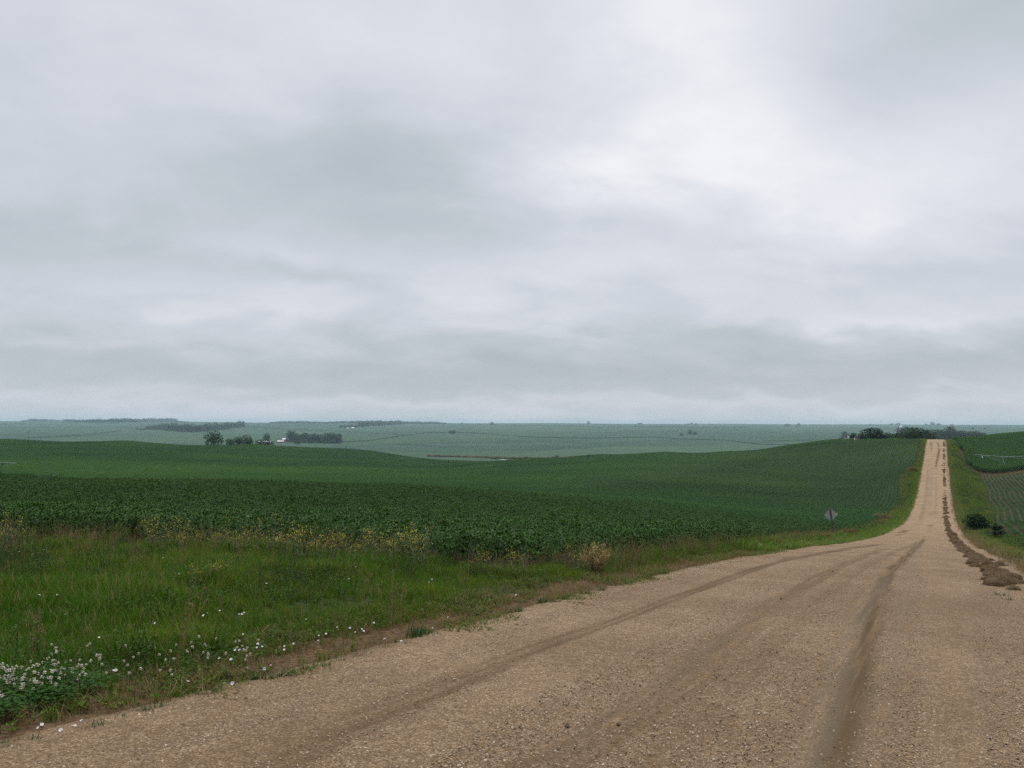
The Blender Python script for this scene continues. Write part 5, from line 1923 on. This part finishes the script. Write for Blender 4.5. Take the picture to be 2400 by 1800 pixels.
# ------------------------------------------------------------------ bindweed flowers, one by one
simple('petal_white', (0.74, 0.70, 0.70), 0.7, 0.05, 40.0)
simple('green_stalk', (0.06, 0.11, 0.03), 0.7, 0.2, 20.0)
FLW = []
for i in range(3):
    mbp = MB()
    r = np.random.default_rng(1200 + i)
    n_ = 15
    V = [(0, 0, -0.018)]
    for ring, (rad_, zz) in enumerate(((0.007, -0.004), (0.016, 0.012), (0.027, 0.018))):
        for k in range(n_):
            w_ = rad_ * (1 + 0.09 * cos(5 * 2 * pi * k / n_ + 0.4)) * (1 + r.normal(0, 0.04))
            V.append((w_ * cos(2 * pi * k / n_), w_ * sin(2 * pi * k / n_), zz + r.normal(0, 0.0014) - (0.004 if ring == 2 and k % 3 == 0 else 0)))
    F_ = [(0, 1 + (k + 1) % n_, 1 + k) for k in range(n_)]
    for q in range(2):
        for k in range(n_):
            F_.append((1 + q * n_ + k, 1 + q * n_ + (k + 1) % n_, 1 + (q + 1) * n_ + (k + 1) % n_, 1 + (q + 1) * n_ + k))
    mbp.add(V, F_)
    st = MB()
    st.tube([(0.02, 0.0, -0.16), (0.006, 0.004, -0.08), (0, 0, -0.016)], [0.0016, 0.0016, 0.003], 5)
    FLW.append((mesh_from('blossom', mbp.v, mbp.f, MAT['petal_white'], smooth_shade=True), mesh_from('stalk', st.v, st.f, MAT['green_stalk'])))
G1, L1 = 'bindweed flowers in the grass', 'small white funnel-shaped bindweed flower open among the roadside grass'
G2, L2 = 'bindweed flowers on the bare strip', 'white bindweed flower low on the worn brown strip beside the gravel'
FL_PX = [(625, 1368, 0), (515, 1432, 0), (560, 1440, 0), (567, 1440, 0), (572, 1436, 0), (718, 1452, 0), (790, 1471, 0), (820, 1473, 0), (833, 1482, 0), (848, 1475, 0), (852, 1480, 0), (876, 1460, 0), (747, 1490, 0), (746, 1502, 0), (764, 1486, 0),
         (570, 1487, 0), (604, 1510, 0), (614, 1516, 0), (602, 1518, 0), (551, 1524, 0), (562, 1524, 0), (667, 1515, 0), (688, 1509, 0), (666, 1523, 0), (514, 1544, 0), (542, 1546, 0), (477, 1443, 0), (487, 1437, 0), (364, 1461, 0), (232, 1495, 0), (383, 1308, 0),
         (420, 1345, 0), (250, 1345, 0), (154, 1440, 0), (172, 1430, 0), (104, 1289, 0), (45, 1293, 0), (135, 1394, 0), (92, 1395, 0), (330, 1365, 0), (272, 1571, 0), (266, 1572, 0), (124, 1558, 0), (776, 1356, 0), (818, 1357, 0), (833, 1329, 0), (652, 1322, 0), (1005, 1365, 0), (1013, 1358, 0),
         (580, 1567, 1), (619, 1568, 1), (635, 1560, 1), (902, 1498, 1), (940, 1503, 1), (1000, 1503, 1), (1010, 1500, 1), (1023, 1490, 1), (1050, 1447, 1), (1013, 1473, 1), (98, 1699, 1), (90, 1706, 1), (176, 1702, 1), (191, 1690, 1), (143, 1712, 1), (525, 1600, 1), (545, 1602, 1), (440, 1598, 1), (1210, 1395, 1), (1285, 1450, 1)]
for i, (px, py, low) in enumerate(FL_PX):
    hh = 0.05 if low else 0.20
    p = survey(px, py, hh)
    root = empty('bindweed_flower', tuple(p))
    far_ = np.hypot(p[0], p[1])
    s_ = rng.uniform(0.34, 0.55) * (1.0 if low else 0.85) * (1 + 0.02 * max(0, far_ - 10))
    root.scale = (s_, s_, s_)
    root.rotation_euler = (rng.uniform(0.1, 0.9), rng.uniform(-0.4, 0.4), YAW + rng.uniform(-0.6, 0.6))
    fm_ = FLW[i % 3]
    link('blossom', fm_[0], root)
    link('stalk', fm_[1], root)
    tag(root, L2 if low else L1, 'flower', G2 if low else G1)

# ------------------------------------------------------------------ yellow-flowered weeds along the bean field
simple('petal_yellow', (0.46, 0.37, 0.03), 0.7, 0.2, 30.0)
simple('weed_stalk', (0.075, 0.10, 0.028), 0.8, 0.25, 20.0)
YW = []
for i in range(5):
    r = np.random.default_rng(1300 + i)
    S_, B_ = Leaves(), Leaves()
    for s in range(7):
        a = r.uniform(0, 2 * pi)
        b0 = np.array((0.05 * cos(a), 0.05 * sin(a), 0))
        t = b0 + np.array((r.normal(0, 0.12), r.normal(0, 0.12), r.uniform(0.45, 0.8)))
        S_.stem(b0, t, 0.004)
        for q in range(9):
            f = r.uniform(0.15, 0.8)
            pq = b0 + (t - b0) * f
            aa = r.uniform(0, 6.28)
            S_.quad(pq, np.array((cos(aa), sin(aa), 0.35)), np.array((-sin(aa), cos(aa), 0)), 0.09, 0.018)
        for q in range(4):
            f = r.uniform(0.55, 0.95)
            pq = b0 + (t - b0) * f
            e = pq + np.array((r.normal(0, 0.06), r.normal(0, 0.06), r.uniform(0.05, 0.14)))
            S_.stem(pq, e, 0.0025)
            for z_ in range(5):
                c = e + r.normal(0, 0.016, 3)
                v, s_, n_ = basis(r.normal(0, 1, 3) + np.array((0, 0, 1.0)))
                B_.quad(c, v, s_, 0.020, 0.016)
    YW.append((mesh_from('stalk', S_.v, S_.f, MAT['weed_stalk']), mesh_from('blossom', B_.v, B_.f, MAT['petal_yellow'])))
YPX = [(10, 1285), (28, 1290), (352, 1292), (372, 1298), (397, 1297), (418, 1300), (430, 1296), (465, 1297), (505, 1300), (520, 1296), (540, 1302), (556, 1305), (577, 1300), (605, 1312), (640, 1318), (665, 1312), (690, 1316), (706, 1322), (728, 1310), (742, 1326), (770, 1318), (786, 1312), (800, 1316), (825, 1322), (846, 1320),
       (870, 1312), (880, 1320), (893, 1316), (905, 1326), (925, 1330), (948, 1322), (966, 1330), (980, 1326), (1000, 1335), (1110, 1345), (1130, 1348), (1200, 1350), (1225, 1345), (1350, 1340), (480, 1368), (500, 1372), (455, 1390), (515, 1366), (540, 1352)]
for i, (px, py) in enumerate(YPX):
    p = survey(px, py + 8)
    root = empty('yellow_weed', tuple(p), rng.uniform(0, 6.28))
    low = py > 1350 and px < 600
    s_ = rng.uniform(0.75, 1.15) * (0.55 if low else 1.0) * (0.7 if px > 1050 else 1)
    root.scale = (s_, s_, s_)
    st_, bl_ = YW[i % 5]
    link('stalk', st_, root)
    link('blossom', bl_, root)
    tag(root, 'low yellow-flowered weed out in the middle of the grass' if low else 'tall yellow-flowered weed at the edge of the bean field', 'weed', 'yellow weeds in the grass' if low else 'yellow weeds along the bean field')

# ------------------------------------------------------------------ dry and rusty bushes
leafmat('tan_seed', (0.38, 0.29, 0.13), (0.25, 0.19, 0.08), transl=0.1, rough=0.8, spec=0.05, wscale=3.0)
simple('dry_twig', (0.30, 0.22, 0.12), 0.9, 0.3, 20.0)


def dry_bush(name, label, px, py, wpx, hpx, seed, fluff='dry_grass_blade', dens=1.0):
    p = survey(px, py)
    k_ = (p[0] * HF[0] + p[1] * HF[1]) / FPX
    W, H = wpx * k_, hpx * k_
    r = np.random.default_rng(seed)
    root = empty(name, tuple(p))
    tag(root, label, 'bush')
    T_, Fl = MB(), Leaves()
    for s in range(int(34 * dens)):
        a = r.uniform(0, 2 * pi)
        d = math.sqrt(r.uniform()) * 0.5 * W
        t = np.array((d * cos(a), d * sin(a), H * r.uniform(0.65, 1.0) * (1.02 - 0.35 * (2 * d / W) ** 2)))
        b0 = np.array((t[0] * 0.25, t[1] * 0.25, 0))
        T_.tube([b0, 0.5 * (b0 + t) + np.array((0, 0, 0.06 * H)), t], [0.006, 0.004, 0.002], 3)
        for q in range(48):
            f = r.uniform(0.35, 1.03)
            c = b0 + (t - b0) * f + r.normal(0, 0.02 * max(W, 0.6), 3)
            v, s_, n_ = basis(r.normal(0, 1, 3) + np.array((0, 0, 0.8)))
            Fl.quad(c, v, s_, 0.055 * max(0.8, W), 0.026 * max(0.8, W))
    T_.build('twig', MAT['dry_twig'], root)
    link('seed_head', mesh_from('seed_head', Fl.v, Fl.f, MAT[fluff]), root)
    return root


dry_bush('dry_bush', 'upright tan dry bush between the bean field and the gravel road', 1396, 1343, 78, 70, 1400, 'tan_seed', 1.3)
dry_bush('dry_bush', 'brown dry bush among the beans left of the tan bush', 1118, 1325, 44, 44, 1401, 'rust_weed', 0.7)
dry_bush('rusty_bush', 'rounded rusty brown bush at the bean edge left of the road sign', 1817, 1281, 42, 20, 1402, 'rust_weed', 1.2)
dry_bush('rusty_bush', 'orange-brown low bush at the foot of the road sign', 1932, 1267, 34, 18, 1403, 'rust_weed')
dry_bush('dry_bush', 'grey-tan dry bush on the verge where the road starts to climb', 2068, 1218, 42, 17, 1404, 'dry_grass_blade')
dry_bush('rusty_bush', 'small rusty bush on the verge, nearest the road before it climbs', 2062, 1231, 26, 10, 1405, 'rust_weed')
dry_bush('rusty_bush', 'rusty weeds right of the road sign post', 1994, 1254, 40, 14, 1406, 'rust_weed')
dry_bush('dry_bush', 'small rusty bush on the left bank where the verge steps out into the beans', 2140, 1105, 22, 12, 1407, 'rust_weed')

# ------------------------------------------------------------------ grass tufts rooted in the gravel edge
leafmat('tuft_blade', (0.030, 0.085, 0.020), (0.065, 0.130, 0.022), transl=0.2, rough=0.6, spec=0.12)
TF = [grass_tuft(1500 + i, 60, 0.20, 0.010, 0.07, 0.04) for i in range(4)]
TFM = [mesh_from('grass_tuft', v, f, [MAT['tuft_blade'], MAT['dry_grass_blade']], m_) for v, f, m_ in TF]
for i, (px, py, wpx) in enumerate([(228, 1718, 70), (255, 1716, 44), (285, 1697, 46), (296, 1690, 30), (338, 1680, 66), (372, 1672, 58), (405, 1665, 40), (80, 1752, 60), (104, 1747, 44), (10, 1772, 60), (8, 1752, 40), (143, 1735, 24), (478, 1640, 60), (505, 1634, 56), (545, 1628, 44), (600, 1600, 60), (640, 1604, 96), (668, 1598, 70), (720, 1580, 56), (755, 1572, 64), (800, 1562, 50),
                                   (835, 1552, 46), (870, 1545, 40), (970, 1498, 70), (985, 1490, 50), (1005, 1488, 40), (930, 1510, 30), (1195, 1442, 46), (1215, 1440, 44), (1170, 1460, 30), (1270, 1415, 46), (1300, 1418, 50), (1325, 1412, 44), (1350, 1405, 40), (1375, 1398, 44), (1410, 1392, 40), (1470, 1376, 36), (1520, 1362, 36), (1150, 1465, 34), (1560, 1350, 30), (1640, 1336, 30), (1710, 1322, 26)]):
    p = survey(px, py)
    k_ = (p[0] * HF[0] + p[1] * HF[1]) / FPX
    o = link('grass_tuft', TFM[i % 4], loc=tuple(p))
    s_ = wpx * k_ / 0.26
    o.scale = (s_, s_, s_ * rng.uniform(0.5, 0.95))
    o.rotation_euler = (0, 0, rng.uniform(0, 6.28))
    tag(o, 'green grass tuft rooted at the ragged edge of the gravel', 'grass tuft', 'grass tufts along the gravel edge')
for i, (px, py, wpx) in enumerate([(2345, 1402, 50), (2362, 1412, 44), (2330, 1396, 24), (2295, 1345, 26), (2302, 1358, 22), (2365, 1425, 22), (2390, 1452, 30), (2398, 1470, 24), (2355, 1330, 36)]):
    p = survey(px, py)
    k_ = (p[0] * HF[0] + p[1] * HF[1]) / FPX
    o = link('grass_tuft', TFM[(i + 1) % 4], loc=tuple(p))
    s_ = wpx * k_ / 0.26
    o.scale = (s_, s_, s_ * 0.5)
    o.rotation_euler = (0, 0, rng.uniform(0, 6.28))
    tag(o, 'yellow-green grass tuft beside the near end of the earth ridge', 'grass tuft', 'grass tufts by the earth ridge')

# ------------------------------------------------------------------ haze in the air
m, nt, out = material('haze_air')
pv = nt.new('ShaderNodeVolumePrincipled')
pv.inputs['Color'].default_value = (0.66, 0.86, 0.96, 1)
pv.inputs['Density'].default_value = 0.000075
pv.inputs['Anisotropy'].default_value = 0.0
nt.link(pv.outputs[0], out.inputs['Volume'])
lo, hi = -75.0, 45.0
bx = MB()
bx.box((-17000, -17000, lo), (17000, 17000, hi))
zmin = float(gzv[gr < 9000].min())
hz = bx.build('haze', MAT['haze_air'])
tag(hz, kind='stuff')
